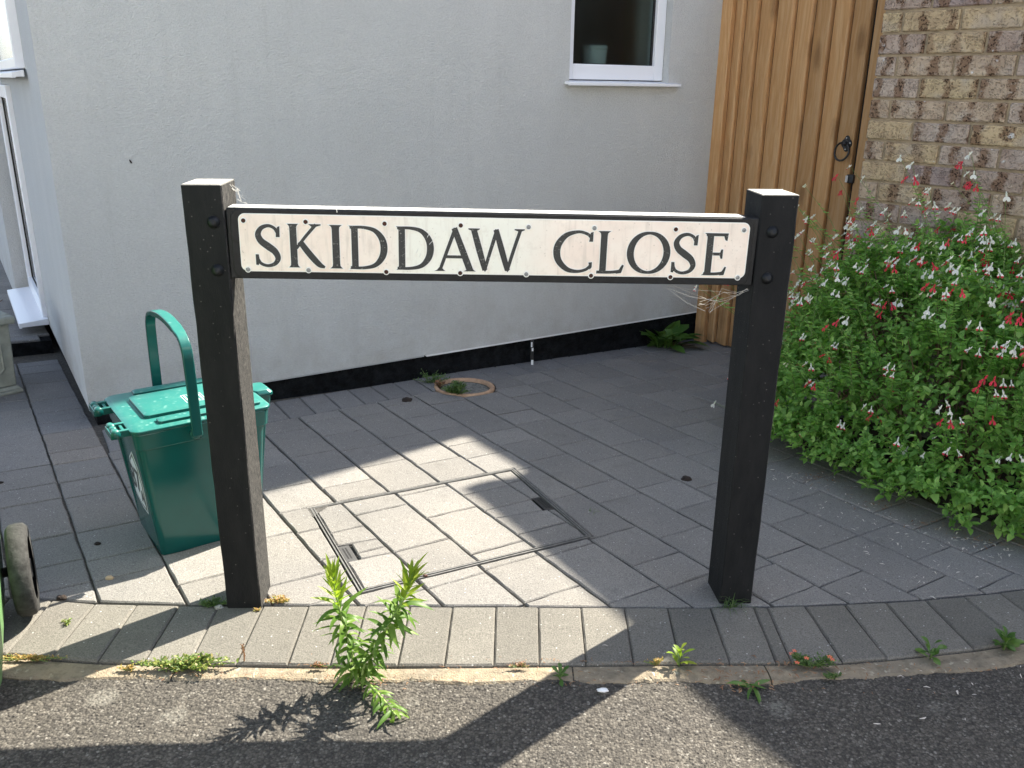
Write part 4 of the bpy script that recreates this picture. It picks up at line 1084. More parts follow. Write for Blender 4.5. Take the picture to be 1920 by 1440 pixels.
def g_A(w): return [ribbon([(w*.13, .02, .075), (w*.31, .50, .08), (w*.50, 1.0, .085)], 4), ribbon([(w*.47, 1.0, .13), (w*.66, .52, .15), (w*.86, .02, .155)], 4), pol((w*.27, .30), (w*.72, .30), (w*.70, .37), (w*.29, .37)),
                    pol((0, 0), (w*.26, 0), (w*.22, .028), (w*.17, .09), (w*.11, .09), (w*.06, .028)), pol((w*.70, 0), (w*1.0, 0), (w*.95, .03), (w*.90, .10), (w*.80, .10), (w*.77, .03))]
def g_W(w): return [ribbon([(w*.095, .98, .135), (w*.20, .50, .145), (w*.305, .03, .12)], 4), ribbon([(w*.30, .03, .075), (w*.40, .50, .08), (w*.51, .98, .09)], 4), ribbon([(w*.49, .98, .12), (w*.60, .50, .14), (w*.71, .03, .12)], 4), ribbon([(w*.705, .03, .075), (w*.81, .50, .08), (w*.925, .98, .08)], 4),
                    pol((0, 1.0), (0, .975), (w*.05, .95), (w*.06, .88), (w*.14, .88), (w*.16, .95), (w*.20, .975), (w*.20, 1.0)), pol((w*.82, 1.0), (w*.82, .975), (w*.88, .95), (w*.89, .90), (w*.93, .90), (w*.95, .95), (w*1.0, .975), (w*1.0, 1.0)), pol((w*.27, .06), (w*.305, -.01), (w*.34, .06)), pol((w*.67, .06), (w*.71, -.01), (w*.75, .06))]
def g_C(w): return [ribbon([(w*.96, .83, .075), (w*.84, .92, .07), (w*.62, .965, .07), (w*.33, .89, .115), (w*.14, .70, .155), (w*.085, .49, .165), (w*.15, .27, .15), (w*.36, .085, .115), (w*.62, .035, .075), (w*.84, .08, .07), (w*.97, .18, .07)]),
                    pol((w*.90, .74), (w*1.0, .74), (w*1.0, .97), (w*.93, .95)), pol((w*.91, .25), (w*.95, .08), (w*1.0, .14), (w*1.0, .26))]
def g_L(w): return [stem(w*.30, .155, e=.075, br=False), ribbon([(w*.10, .035, .07), (w*.55, .035, .07), (w*.86, .06, .075)], 4), pol((w*.75, 0.0), (w*.92, .02), (w*1.0, .20), (w*.94, .22), (w*.84, .10), (w*.72, .07))]
def g_O(w): return [ring(w*.5, .5, w*.425, .465, .165, .065)]
def g_E(w): return [stem(w*.27, .155, e=.07, tr=False, br=False), pol((w*.10, .93), (w*.90, .93), (w*.90, 1.0), (w*.10, 1.0)), pol((w*.78, .96), (w*.86, .84), (w*.94, .82), (w*.97, 1.0), (w*.84, 1.0)),
                    pol((w*.30, .475), (w*.75, .475), (w*.75, .545), (w*.30, .545)), pol((w*.68, .50), (w*.74, .40), (w*.81, .40), (w*.81, .62), (w*.74, .62)), ribbon([(w*.10, .035, .07), (w*.55, .035, .07), (w*.86, .055, .07)], 4), pol((w*.76, 0.0), (w*.93, .01), (w*1.0, .20), (w*.94, .21), (w*.84, .10), (w*.74, .07))]
def outset(pts, d):
    a = sum(pts[i][0]*pts[(i+1) % len(pts)][1]-pts[(i+1) % len(pts)][0]*pts[i][1] for i in range(len(pts)))
    if a < 0: pts = pts[::-1]
    return inset(pts, -d)
def letter(name, shapes, x0, z0, H, lean=0.0):
    halo = MB(); ink = MB()
    for si, sh in enumerate(shapes):
        for mbx, d, zb in ((halo, 0.0014, 0.0015), (ink, 0.0, 0.0021)):
            z1 = zb+0.00006*si+0.0002
            if sh[0] == 'pol':
                pts = [(x0+x*H, z0+y*H) for x, y in sh[1]]
                pts = outset(pts, max(d, 1e-5)); mbx.prism(pts, 0.001, z1)
            else:
                P = [(x0+x*H, z0+y*H, w_*H/2) for x, y, w_ in sh[1]]; cl = sh[2]; n = len(P); L = []; Rr = []
                for i, (x, y, hw) in enumerate(P):
                    a = P[(i-1) % n] if (cl or i > 0) else P[i]; b = P[(i+1) % n] if (cl or i < n-1) else P[i]
                    t = Vector((b[0]-a[0], b[1]-a[1])).normalized(); nn = Vector((-t.y, t.x)); e = Vector((0, 0))
                    if not cl and d: e = -t*d if i == 0 else (t*d if i == n-1 else e)
                    L.append((x+nn.x*(hw+d)+e.x, y+nn.y*(hw+d)+e.y)); Rr.append((x-nn.x*(hw+d)+e.x, y-nn.y*(hw+d)+e.y))
                m = n if cl else n-1
                vs = [(*p, z1) for p in L]+[(*p, z1) for p in Rr]+[(*p, 0.001) for p in L]+[(*p, 0.001) for p in Rr]
                fs = []
                for i in range(m):
                    j = (i+1) % n; fs += [(n+i, n+j, j, i), (i, j, 2*n+j, 2*n+i), (n+j, n+i, 3*n+i, 3*n+j)]
                if not cl: fs += [(0, 2*n, 3*n, n), (n-1, 2*n-1, 4*n-1, 3*n-1)]
                mbx.add(vs, fs)
    vs = ink.v+halo.v; b = len(ink.v); mb = MB(); mb.add(ink.v, ink.f, 0); mb.add(halo.v, halo.f, 1)
    o = mb.build(name, [M_LETTER, M_HALO], np_); return o
GL = [('S', g_S, .0981, .8867, .1468, .7974), ('K', g_K, .1594, .8856, .2321, .7978), ('I', g_I, .2456, .8839, .2663, .7961), ('D', g_D, .2807, .8816, .3569, .795), ('D', g_D, .3741, .8802, .4492, .7943), ('A', g_A, .4523, .8786, .5342, .7908),
      ('W', g_W, .5196, .8768, .6313, .7906), ('C', g_C, .6922, .8767, .7708, .786), ('L', g_L, .7758, .8728, .8371, .7865), ('O', g_O, .8432, .8747, .9308, .7835), ('S', g_S, .9364, .8722, .9991, .7828), ('E', g_E, .9994, .8698, 1.0665, .7825)]
for ch, g, s0, zt, s1, zb in GL:
    xa, zt_ = rel(s0, zt); xb, zb_ = rel(s1, zb); xm0, zm = rel((s0+s1)/2, (zt+zb)/2)
    H = 0.0875; wd = (xb-xa)/H
    if ch in 'SE' and s0 > 0.9: wd = 0.60
    z0 = zm-H/2
    letter('letter', g(wd), xa, z0, H)
SCR = [((0.0789, 0.8916), 1), ((0.1994, 0.8893), 1), ((0.3536, 0.8864), 1), ((0.5044, 0.8835), 1), ((0.6401, 0.8808), 0), ((0.7733, 0.8791), 0), ((0.9397, 0.8772), 1), ((1.0807, 0.8759), 0),
       ((0.08, 0.7945), 0), ((0.1993, 0.7931), 0), ((0.3538, 0.7896), 1), ((0.5027, 0.7874), 1), ((0.6372, 0.7849), 0), ((0.7703, 0.782), 1), ((0.9355, 0.7791), 1), ((1.0768, 0.778), 0)]
for (s_, z_), rusty in SCR:
    x, z = rel(s_, z_)
    mb = MB(); M = Matrix.Translation((x, z, 0))
    mb.lathe([(0.0062, 0.001), (0.0062, 0.0030), (0.0050, 0.0034), (0.0044, 0.0031)], 18, 0, M, cap=False)
    if rusty: mb.lathe([(0.0044, 0.0031), (0.0040, 0.0016), (0.0, 0.0014)], 14, 1, M, cap=False)
    else:
        mb.lathe([(0.0044, 0.0031), (0.0040, 0.0022), (0.0030, 0.0030), (0.0014, 0.0034), (0.0012, 0.0018), (0.0, 0.0018)], 14, 2, M, cap=False)
    o = mb.build('screw_hole' if rusty else 'screw', [M_HALO, M_RUST, M_SCREW], np_)
    if rusty: o['label'] = 'rusty screw hole'
mb = MB()
for x, z, l, a in ((0.2-0.578+0.24, 0.006, 0.020, 50), (-0.142, 0.020, 0.014, 70), (-0.165, -0.012, 0.010, 65), (-0.158, -0.020, 0.008, 80), (-0.32, 0.066, 0.006, 100)):
    ca, sa = math.cos(R(a)), math.sin(R(a)); mb.tube([(x, z, 0.0023), (x+l*.5*ca+.0006, z+l*.5*sa, 0.0024), (x+l*ca, z+l*sa, 0.0023)], 0.0005, 4)
mb.build('scratch', M_HALO, np_)['kind'] = 'stuff'

# cobwebs under the right-hand end of the rail and at the left post head
def web(name, label, pts, n, spread, seed):
    rg = random.Random(seed); mb = MB()
    for i in range(n):
        a, b = rg.sample(pts, 2); A = Vector(a)+Vector([rg.uniform(-spread, spread) for _ in range(3)]); B = Vector(b)+Vector([rg.uniform(-spread, spread) for _ in range(3)])
        m = (A+B)/2+Vector((0, 0, -0.006*rg.random())); mb.tube([A, m, B], 0.00032, 3, cap=False)
    return tag(mb.build(name, M_WEB), label, 'cobweb')
web('cobweb', 'wispy white cobweb hanging between the sign rail underside and the right post', [(0.33, 1.81, 0.750), (0.40, 1.81, 0.715), (0.43, 1.81, 0.722), (0.475, 1.81, 0.735), (0.49, 1.80, 0.748), (0.445, 1.81, 0.745), (0.415, 1.81, 0.70)], 17, 0.006, 4)
web('cobweb', 'small cobweb on top of the sign rail beside the left post head', [(-0.552, 1.765, 0.945), (-0.545, 1.765, 0.93), (-0.535, 1.765, 0.917), (-0.553, 1.765, 0.925), (-0.565, 1.765, 0.95)], 9, 0.005, 9)

# ------------------------------------------------------------ food-waste caddy
PA = R(36); cp = Vector((math.cos(PA), math.sin(PA), 0)); cq = Vector((-cp.y, cp.x, 0)); CC = Vector((-0.853, 2.136, gz(-0.853, 2.136)))
cad = empty('food_caddy', CC); cad.matrix_world = frame(CC, cp, cq)
tag(cad, 'dark green food waste caddy with raised handle and number sticker beside left post', 'waste caddy')
bh = 0.364
mb = MB()
def rr(x0, y0, x1, y1, r, n=5):
    return rrect(x0, y0, x1, y1, r, n)
def loft(mb, rings, mi=0, cap0=True, cap1=True):
    vs = []; n = len(rings[0][0])
    for pts, z in rings: vs += [(x, y, z) for x, y in pts]
    fs = [(r*n+i, r*n+(i+1) % n, (r+1)*n+(i+1) % n, (r+1)*n+i) for r in range(len(rings)-1) for i in range(n)]
    if cap0: fs.append(tuple(range(n-1, -1, -1)))
    if cap1: fs.append(tuple((len(rings)-1)*n+i for i in range(n)))
    mb.add(vs, fs, mi)
loft(mb, [(rr(-.128, -.108, .128, .108, .014), 0.0), (rr(-.133, -.113, .133, .113, .015), 0.006), (rr(-.158, -.138, .158, .138, .018), bh-0.045)])
mb.build('body', M_CADDY, cad, bevel=0.002)
mb = MB(); loft(mb, [(rr(-.162, -.142, .162, .142, .02), bh-0.050), (rr(-.166, -.146, .166, .146, .02), bh-0.048), (rr(-.170, -.150, .170, .150, .022), bh-0.006), (rr(-.168, -.148, .168, .148, .022), bh-0.004)]); mb.build('rim', M_CADDY, cad, bevel=0.0015)
for sx in (-1, 1):
    for sy in (-1, 1):
        mb = MB(); mb.frust((sx*.128-.004, sy*.092-.008, sx*.128+.004, sy*.092+.008), (sx*.160-.004, sy*.116-.008, sx*.160+.004, sy*.116+.008), 0.004, bh-.05); mb.build('corner_rib', M_CADDY, cad, bevel=0.002)
lid_o = empty('lid', (0, 0, bh-0.004), parent=cad)
mb = MB()
loft(mb, [(rr(-.168, -.149, .168, .149, .022), 0.0), (rr(-.174, -.154, .174, .154, .024), 0.002), (rr(-.174, -.154, .174, .154, .024), 0.008), (rr(-.166, -.146, .166, .146, .02), 0.0125)])
mb.build('lid_skirt', M_CADDY, lid_o, bevel=0.0015)
mb = MB()
loft(mb, [(rr(-.125, -.085, .150, .085, .014), 0.012), (rr(-.125, -.085, .150, .085, .014), 0.0205), (rr(-.119, -.079, .144, .079, .010), 0.0235)], cap0=False); mb.build('raised_panel', M_CADDY, lid_o, bevel=0.001)
for sy in (-1, 1):
    mb = MB(); loft(mb, [(rr(-.105, sy*.122-.017, .150, sy*.122+.017, .008), 0.012), (rr(-.105, sy*.122-.017, .150, sy*.122+.017, .008), 0.019), (rr(-.101, sy*.122-.013, .146, sy*.122+.013, .006), 0.0215)], cap0=False); mb.build('side_rib', M_CADDY, lid_o, bevel=0.001)
for sy in (-.092, .092):
    h_ = empty('hinge', (-.174, sy, 0.0), parent=lid_o)
    mb = MB()
    for yy in (-.032, .021): mb.box((-.034, yy, -.008), (.014, yy+.011, .010))
    mb.box((-.040, -.032, -.010), (-.024, .032, .007)); mb.box((-.012, -.0215, -.004), (-.004, .0215, .006)); mb.build('hinge_bracket', M_CADDY, h_, bevel=0.002)
    mb = MB(); mb.tube([(-.028, -.034, 0.002), (-.028, -.012, 0.002)], 0.011, 14); mb.tube([(-.028, -.009, 0.002), (-.028, .010, 0.002)], 0.010, 14); mb.tube([(-.028, .013, 0.002), (-.028, .034, 0.002)], 0.011, 14)
    mb.build('hinge_pin', M_CADDY, h_, smooth=True)
# front catch
mb = MB(); loft(mb, [(rr(.176, -.035, .214, .035, .012), -.030), (rr(.176, -.038, .216, .038, .012), -.004)]); loft(mb, [(rr(.170, -.042, .222, .042, .014), -.004), (rr(.168, -.042, .222, .042, .014), 0.004), (rr(.168, -.034, .212, .034, .012), .014)]); mb.build('catch', M_CADDY, lid_o, bevel=0.002)
# swing handle standing upright
hz, hw_ = 0.235, 0.176
path = []
piv = (-0.028, 0.338)
ctrl = [(-hw_, 0), (-hw_+0.002, 0.10), (-hw_+0.006, 0.175), (-hw_+0.014, 0.218), (-hw_+0.045, 0.246), (-0.06, 0.259), (0, 0.263), (0.06, 0.259), (hw_-0.045, 0.246), (hw_-0.014, 0.218), (hw_-0.006, 0.175), (hw_-0.002, 0.10), (hw_, 0)]
C_ = cat(ctrl, 5); mb = MB(); vs = []
for i, c in enumerate(C_):
    a = C_[max(i-1, 0)]; b = C_[min(i+1, len(C_)-1)]; t = Vector((0, b[0]-a[0], b[1]-a[1])).normalized(); nn = t.cross(Vector((1, 0, 0)))
    p = Vector((piv[0], c[0], piv[1]+c[1])); wd_ = 0.0135 if abs(c[0]) < 0.12 else 0.0125; th = 0.0052 if abs(c[0]) > 0.1 else 0.0075
    for dx, dn in ((-wd_, -th), (wd_, -th), (wd_, th), (-wd_, th)): vs.append(p+Vector((dx, 0, 0))+nn*dn)
n = len(C_); fs = [(i*4+j, i*4+(j+1) % 4, (i+1)*4+(j+1) % 4, (i+1)*4+j) for i in range(n-1) for j in range(4)]+[(3, 2, 1, 0), tuple(4*(n-1)+j for j in range(4))]
mb.add(vs, fs); hd_ = mb.build('handle', M_CADDY, cad, bevel=0.0022)
for s in (-1, 1):
    mb = MB(); mb.lathe([(0.015, -0.008), (0.016, 0.003), (0.010, 0.007), (0, 0.008)], 16, M=Matrix.Translation((piv[0], s*0.168, piv[1]+0.004)) @ Matrix.Rotation(R(-90*s), 4, 'X')); mb.build('pivot', M_CADDY, hd_, smooth=True)
# printed label on the lid
lb = empty('lid_label', parent=lid_o)
mb = MB()
def bar(x0, y0, x1, y1, z=0.0236): mb.box((x0, y0, z-0.0003), (x1, y1, z+0.00015))
for e in ((-.012, -.052, .038, -.0506), (-.012, .0106, .038, .012), (-.012, -.052, -.0106, .012), (.0366, -.052, .038, .012)): bar(*e)
rg = random.Random(5)
for c in range(5):
    x = -.006+c*.0088; y = -.046
    while y < .002:
        l = rg.uniform(.004, .011); bar(x, y, x+.0035, y+l); y += l+.0025
for c, (y0, y1) in enumerate(((-.045, -.012), (-.03, .0), (-.048, -.03))): bar(.048+c*.009, y0, .0525+c*.009, y1)
mb.build('label_print', M_STICK, lb)
# house-number sticker on the hinge side
sx0 = -0.128; slope = (0.158-0.133)/(bh-0.051)
def sp3(a, z, d): return Vector((-(0.133+slope*(z-0.006))-d, -a, z))
nx_ = Vector((-1, 0, -slope)).normalized()
pts = [(.021, .283), (-.022, .254), (-.043, .224), (-.055, .199), (-.049, .165), (-.045, .135), (.010, .118), (.060, .118), (.071, .197), (.056, .250)]
pts = [(a, z-0.012) for a, z in pts]
for nm, sc_, d, mt in (('sticker', 1.0, 0.0006, M_STICK), ('sticker_border', 0.93, 0.0010, M_INK), ('sticker_face', 0.83, 0.0014, M_STICK)):
    cx_ = sum(p[0] for p in pts)/len(pts); cz_ = sum(p[1] for p in pts)/len(pts)
    P2 = [(cx_+(a-cx_)*sc_, cz_+(z-cz_)*sc_) for a, z in pts]; n_ = len(P2)
    mb = MB(); vs = [sp3(a, z, d) for a, z in P2]+[sp3(a, z, d-0.0008) for a, z in P2]
    mb.add(vs, [tuple(range(n_-1, -1, -1)), tuple(range(n_, 2*n_))]+[(i, (i+1) % n_, n_+(i+1) % n_, n_+i) for i in range(n_)]); mb.build(nm, mt, cad)
def text_mesh(txt, size):
    cu = bpy.data.curves.new('t', 'FONT'); cu.body = txt; cu.size = size; cu.extrude = 0.0002; cu.offset = size*0.02; cu.align_x = 'CENTER'; cu.align_y = 'CENTER'
    o = bpy.data.objects.new('t', cu); COL.objects.link(o); dg = bpy.context.evaluated_depsgraph_get(); dg.update()
    me = bpy.data.meshes.new_from_object(o.evaluated_get(dg)); bpy.data.objects.remove(o); bpy.data.curves.remove(cu); return me
for txt, a, z, s in (('87', 0.000, 0.186, 0.095), ('A', 0.044, 0.150, 0.05)):
    me = text_mesh(txt, s); me.materials.clear(); me.materials.append(M_INK)
    o = bpy.data.objects.new('sticker_number', me); COL.objects.link(o); o.parent = cad
    X = Vector((0, -1, 0)); Y = Vector((-slope, 0, 1)).normalized(); o.matrix_local = frame(sp3(a, z-0.002, 0.0019), X, Y, X.cross(Y))

# ------------------------------------------------------------ wheelie bin at the left edge
bd = Vector((0.475, -0.88, 0)).normalized(); bwv = Vector((-bd.y*-1, 0, 0)); bl_ = Vector((bd.y, -bd.x, 0))   # bl_: to the left of forward
bl_ = Vector((-0.88, -0.475, 0)).normalized()
BC = Vector((-0.945, 1.345, gz(-0.93, 1.33)-0.008))
wb = empty('wheelie_bin', BC); wb.matrix_world = frame(BC, bl_, -bd)      # x: left, y: back
tag(wb, 'light green wheelie bin with dusty black wheel at the left edge', 'wheelie bin')
mb = MB(); loft(mb, [(rr(0.012, 0.008, 0.40, 0.44, .035), 0.03), (rr(0.002, 0.0, 0.41, 0.45, .045), 0.045), (rr(-0.004, -0.006, 0.416, 0.47, .05), 0.12), (rr(-0.055, -0.065, 0.465, 0.57, .06), 0.93)])
mb.build('body', M_WBIN, wb, bevel=0.004)
mb = MB(); loft(mb, [(rr(0.03, 0.02, 0.38, 0.20, .03), 0.0), (rr(0.012, 0.008, 0.40, 0.24, .035), 0.05)]); mb.build('foot', M_WBIN, wb, bevel=0.008)
mb = MB(); loft(mb, [(rr(-0.075, -0.085, 0.485, 0.60, .06), 0.93), (rr(-0.075, -0.085, 0.485, 0.60, .06), 0.97)]); mb.build('rim', M_WBIN, wb, bevel=0.004)
mb = MB(); loft(mb, [(rr(-0.08, -0.09, 0.49, 0.62, .06), 0.972), (rr(-0.07, -0.08, 0.48, 0.62, .06), 1.02)]); mb.build('lid', M_WBIN, wb, bevel=0.01)
mb = MB(); mb.tube([(-0.05, 0.36, 0.108), (0.47, 0.36, 0.108)], 0.011, 10); mb.build('axle', M_DARKPL, wb, smooth=True)
for xw in (-0.042, 0.452):
    wh = empty('wheel', (xw, 0.36, 0.106), parent=wb); wh.rotation_euler = (0, R(-90), 0)
    mb = MB(); mb.lathe([(0.070, -0.020), (0.094, -0.021), (0.102, -0.014), (0.104, 0.0), (0.102, 0.014), (0.094, 0.021), (0.070, 0.020)], 40, cap=False); mb.build('tyre', M_TYRE, wh, smooth=True)
    mb = MB(); mb.lathe([(0.0, 0.010), (0.02, 0.018), (0.03, 0.008), (0.072, 0.012), (0.072, -0.012), (0.03, -0.008), (0.0, -0.010)], 24, cap=False); mb.build('rim', M_DARKPL, wh, smooth=True)

# ------------------------------------------------------------ planter at the left edge
pd = Vector((math.cos(R(49)), math.sin(R(49)), 0)); pq = Vector((-pd.y, pd.x, 0)); PO = Vector((-1.985, 3.315, gz(-1.98, 3.3)))
pln = empty('planter', PO); pln.matrix_world = frame(PO, pd, pq)
tag(pln, 'square sage-grey panelled planter with moulded rim at the left edge below the house wall', 'planter')
S_ = 0.36
mb = MB(); mb.frust((-S_+.012, .012, -.012, S_-.012), (-S_+.004, .004, -.004, S_-.004), 0.03, 0.29)
mb.build('box', M_PLANTER, pln, bevel=0.006)
mb = MB(); mb.box((-S_-.004, -.004, 0), (.004, S_+.004, 0.016)); mb.frust((-S_, 0, 0, S_), (-S_+.012, .012, -.012, S_-.012), 0.0161, 0.031); mb.build('foot', M_PLANTER, pln, bevel=0.005)
mb = MB()
for a_, b_ in (((-S_-.016, -.016), (.016, .030)), ((-S_-.016, S_-.030), (.016, S_+.016)), ((-S_-.016, .0302), (-S_+.030, S_-.0302)), ((-.030, .0302), (.016, S_-.0302))): mb.box((*a_, 0.286), (*b_, 0.318))
mb.build('rim', M_PLANTER, pln, bevel=0.010, segs=3)
mb = MB(); mb.box((-S_+.031, .031, 0.2), (-.031, S_-.031, 0.285)); mb.build('soil', M_SOIL, pln)
for face in range(2):
    mb = MB(); w2 = S_/2-0.05; cx_, cz_ = -S_/2, 0.158; c = 0.045; hh = 0.095
    oc = [(-w2, -hh+c), (-w2+c, -hh), (w2-c, -hh), (w2, -hh+c), (w2, hh-c), (w2-c, hh), (-w2+c, hh), (-w2, hh-c)]
    pts = []
    for i in range(8):
        a_, b_ = oc[i], oc[(i+1) % 8]
        for s in range(5): pts.append((a_[0]+(b_[0]-a_[0])*s/5, a_[1]+(b_[1]-a_[1])*s/5))
    off = lambda z: 0.012-(z-0.03)/0.26*0.008
    P3 = [(cx_+x, off(cz_+z)-0.0015, cz_+z) for x, z in pts] if face == 0 else [(-off(cz_+z)+0.0015, S_/2+x, cz_+z) for x, z in pts]
    mb.tube(P3, 0.0045, 8, closed=True); mb.build('panel_moulding', M_PLANTER, pln, smooth=True)
mb = MB()
for i in range(5): mb.tube([(-.15+i*.02, .12, .28), (-.12+i*.012, .10-.01*i, .335), (-.07+.02*i, .07, .33+.01*i)], 0.0016, 4)
tag(mb.build('dead_twig', M_BSTEM, None, loc=PO), 'dry brown twigs lying in the planter', 'twigs'); bpy.data.objects['dead_twig'].matrix_world = frame(PO, pd, pq)

# ------------------------------------------------------------ round clay collar by the wall
cl = empty('clay_collar', (-0.205, 3.545, gz(-0.205, 3.545))); tag(cl, 'round terracotta drain collar filled with grit, set in the paving by the plinth', 'drain collar')
tl = Matrix(((1, 0, 0, 0), (0, 1, 0, 0), (-0.0116, -0.0456, 1, 0), (0, 0, 0, 1)))
mb = MB()
n = 44; prof = [(0.131, -0.05), (0.131, 0.001), (0.128, 0.005), (0.120, 0.006), (0.114, 0.003), (0.110, -0.012)]
mb.lathe(prof, n, M=tl, cap=False); mb.build('collar_ring', M_TERRA, cl, smooth=True)
mb = MB(); mb.lathe([(0.111, -0.0105), (0.085, -0.008), (0.075, -0.0095), (0.055, -0.007), (0.045, -0.0085), (0.02, -0.006), (0, -0.006)], 40, M=tl, cap=False); mb.build('grit_fill', M_GRIT, cl, smooth=True)

# ------------------------------------------------------------ plants
def leaf_mesh(name, L, W, mat, droop=0.3, fold=0.25, n=5, shape='lance', curl=0.0, mi=None):
    vs = []; fs = []
    for i in range(n+1):
        t = i/n; 
        if shape == 'lance': w = W*math.sin(math.pi*min(1, t**0.8*0.98+0.02))**0.9
        elif shape == 'ovate': w = W*math.sin(math.pi*(t**0.72))**0.75
        elif shape == 'spoon': w = W*(0.25+0.75*math.sin(math.pi*min(1, max(0, (t-0.15)/0.85))**1.5)) if t < 1 else 0
        else: w = W*(1-t)
        if i == n: w = 0
        if i == 0: w = W*0.12
        x = L*t*math.cos(droop*t); z = -L*t*math.sin(droop*t)*1.0
        yj = curl*math.sin(t*6)*W
        vs += [(x, -w/2+yj, z+abs(w)*fold), (x, yj, z), (x, w/2+yj, z+abs(w)*fold)]
    for i in range(n):
        a = i*3; fs += [(a, a+3, a+4, a+1), (a+1, a+4, a+5, a+2)]
    mb = MB(); mb.add(vs, fs); me = mb.mesh(name, mat, smooth=True); return me
def dir_rot(d, roll=0.0):
    d = Vector(d).normalized(); x = d; up = Vector((0, 0, 1))
    y = up.cross(x)
    if y.length < 1e-3: y = Vector((0, 1, 0))
    y.normalize(); z = x.cross(y); m = Matrix((x, y, z)).transposed()
    return (m @ Matrix.Rotation(roll, 3, 'X')).to_euler()

def tall_weed():
    root = empty('willowherb_weed', (-0.30, 1.462, gz(-0.30, 1.462)-0.004)); ox, oy, oz = root.location
    tag(root, 'tall bright green leafy weed with two upright stems growing from the kerb joint', 'weed')
    fresh = [leaf_mesh('leaf', L, W, M_WEED, dr, 0.18, 6, 'lance', 0.10) for L, W, dr in ((0.066, 0.0135, 0.5), (0.056, 0.012, 0.8), (0.074, 0.014, 0.25), (0.050, 0.012, 0.9))]
    tip = [leaf_mesh('leaf', L, W, M_WEEDTIP, dr, 0.2, 4, 'lance') for L, W, dr in ((0.044, 0.0078, -0.1), (0.036, 0.0068, 0.3), (0.050, 0.0080, 0.15))]
    rg = random.Random(11)
    stems = [([(-0.300, 1.46, 0.012), (-0.312, 1.462, 0.07), (-0.322, 1.462, 0.13), (-0.334, 1.46, 0.195), (-0.340, 1.458, 0.262)], 92),
             ([(-0.292, 1.462, 0.012), (-0.268, 1.458, 0.08), (-0.236, 1.455, 0.145), (-0.202, 1.452, 0.21), (-0.184, 1.450, 0.268)], 100),
             ([(-0.288, 1.455, 0.015), (-0.262, 1.418, 0.022), (-0.236, 1.385, 0.020), (-0.212, 1.352, 0.018)], 34),
             ([(-0.296, 1.455, 0.012), (-0.287, 1.448, 0.05), (-0.276, 1.445, 0.085)], 9),
             ([(-0.298, 1.458, 0.012), (-0.318, 1.445, 0.05), (-0.345, 1.44, 0.065)], 8)]
    for si, (pts, nl) in enumerate(stems):
        C = [Vector(c) for c in cat(pts, 8)]
        mb = MB(); mb.tube([c-Vector((ox, oy, oz)) for c in C], [0.0036*(1-0.6*i/len(C)) for i in range(len(C))], 7); st = mb.build('stem', M_WSTEM, root, smooth=True)
        ga = rg.random()*6
        for k in range(nl):
            t = 0.06+0.94*(k/nl)**(0.85 if si < 2 else 1); f = t*(len(C)-1); i = min(int(f), len(C)-2); p = C[i].lerp(C[i+1], f-i); ax = (C[i+1]-C[i]).normalized()
            ga += 2.4; s1 = ax.cross(Vector((0.3, 0.7, 0.1))).normalized(); s2 = ax.cross(s1)
            el = (0.25+0.95*max(0, t-0.45)/0.55) if si < 2 else 0.55
            d = (s1*math.cos(ga)+s2*math.sin(ga))*math.cos(el)+ax*math.sin(el)
            top = t > 0.70 and si < 2
            me = rg.choice(tip if top else fresh); sc = (0.62+0.45*t if not top else 1.25-0.35*(t-0.7)/0.3)*rg.uniform(0.75, 1.15)
            if si >= 2: sc *= 0.62
            o = inst('leaf', me, root, p-Vector((ox, oy, oz)), dir_rot(d, rg.uniform(-.4, .4)), sc)
            if not top and rg.random() < 0.35: pass
    # basal rosette
    for k in range(16):
        a = rg.random()*6.28; el = rg.uniform(0.1, 0.8); d = (math.cos(a)*math.cos(el), math.sin(a)*math.cos(el), math.sin(el))
        inst('leaf', rg.choice(fresh), root, (rg.uniform(-.015, .015), rg.uniform(-.015, .012), rg.uniform(0.012, 0.03)), dir_rot(d, rg.uniform(-.5, .5)), rg.uniform(0.6, 0.95))
tall_weed()

def rosette(name, label, loc, n, L, W, mat, el=(0.2, 1.1), shape='spoon', h=0.0, cat='weed', seed=1, group=None, fold=0.15, droop=0.4, spread=0.006):
    rg = random.Random(seed); root = empty(name, (loc[0], loc[1], gz(loc[0], loc[1])-0.006 if len(loc) < 3 else loc[2])); tag(root, label, cat, group)
    ms = [leaf_mesh('leaf', L*k, W*k, mat, droop*j, fold, 6, shape, 0.08) for k, j in ((1, 1), (0.85, 1.3), (0.7, 0.6))]
    if h:
        mb = MB(); mb.tube([(0, 0, 0), (rg.uniform(-.004, .004), 0, h*0.5), (rg.uniform(-.006, .006), 0, h)], 0.0018, 6); mb.build('stem', M_STEM, root, smooth=True)
    for k in range(n):
        a = k*2.4+rg.uniform(-.3, .3); e = rg.uniform(*el)+0.3*(k/n if h else 0); d = (math.cos(a)*math.cos(e), math.sin(a)*math.cos(e), math.sin(e))
        inst('leaf', rg.choice(ms), root, (rg.uniform(-spread, spread), rg.uniform(-spread, spread), 0.004+h*(k/n)), dir_rot(d, rg.uniform(-.4, .4)), rg.uniform(0.7, 1.1))
    return root
rosette('dock_plant', 'broad-leaved green dock plant growing against the black plinth near the gate', (0.79, 4.38), 34, 0.20, 0.085, M_DOCK, (0.55, 1.35), 'spoon', seed=3, droop=0.5, cat='plant', spread=0.05)
rosette('seedling', 'small bright sunlit seedling in the edging joint right of the tall weed', (0.362, 1.545), 12, 0.040, 0.012, M_WEEDTIP, (0.4, 1.2), 'spoon', 0.032, seed=4)
rosette('seedling', 'small rounded green seedling in the kerb joint left of the rightmost seedling', (0.915, 1.592), 11, 0.036, 0.016, M_DOCK, (0.35, 1.1), 'spoon', 0.028, seed=5)
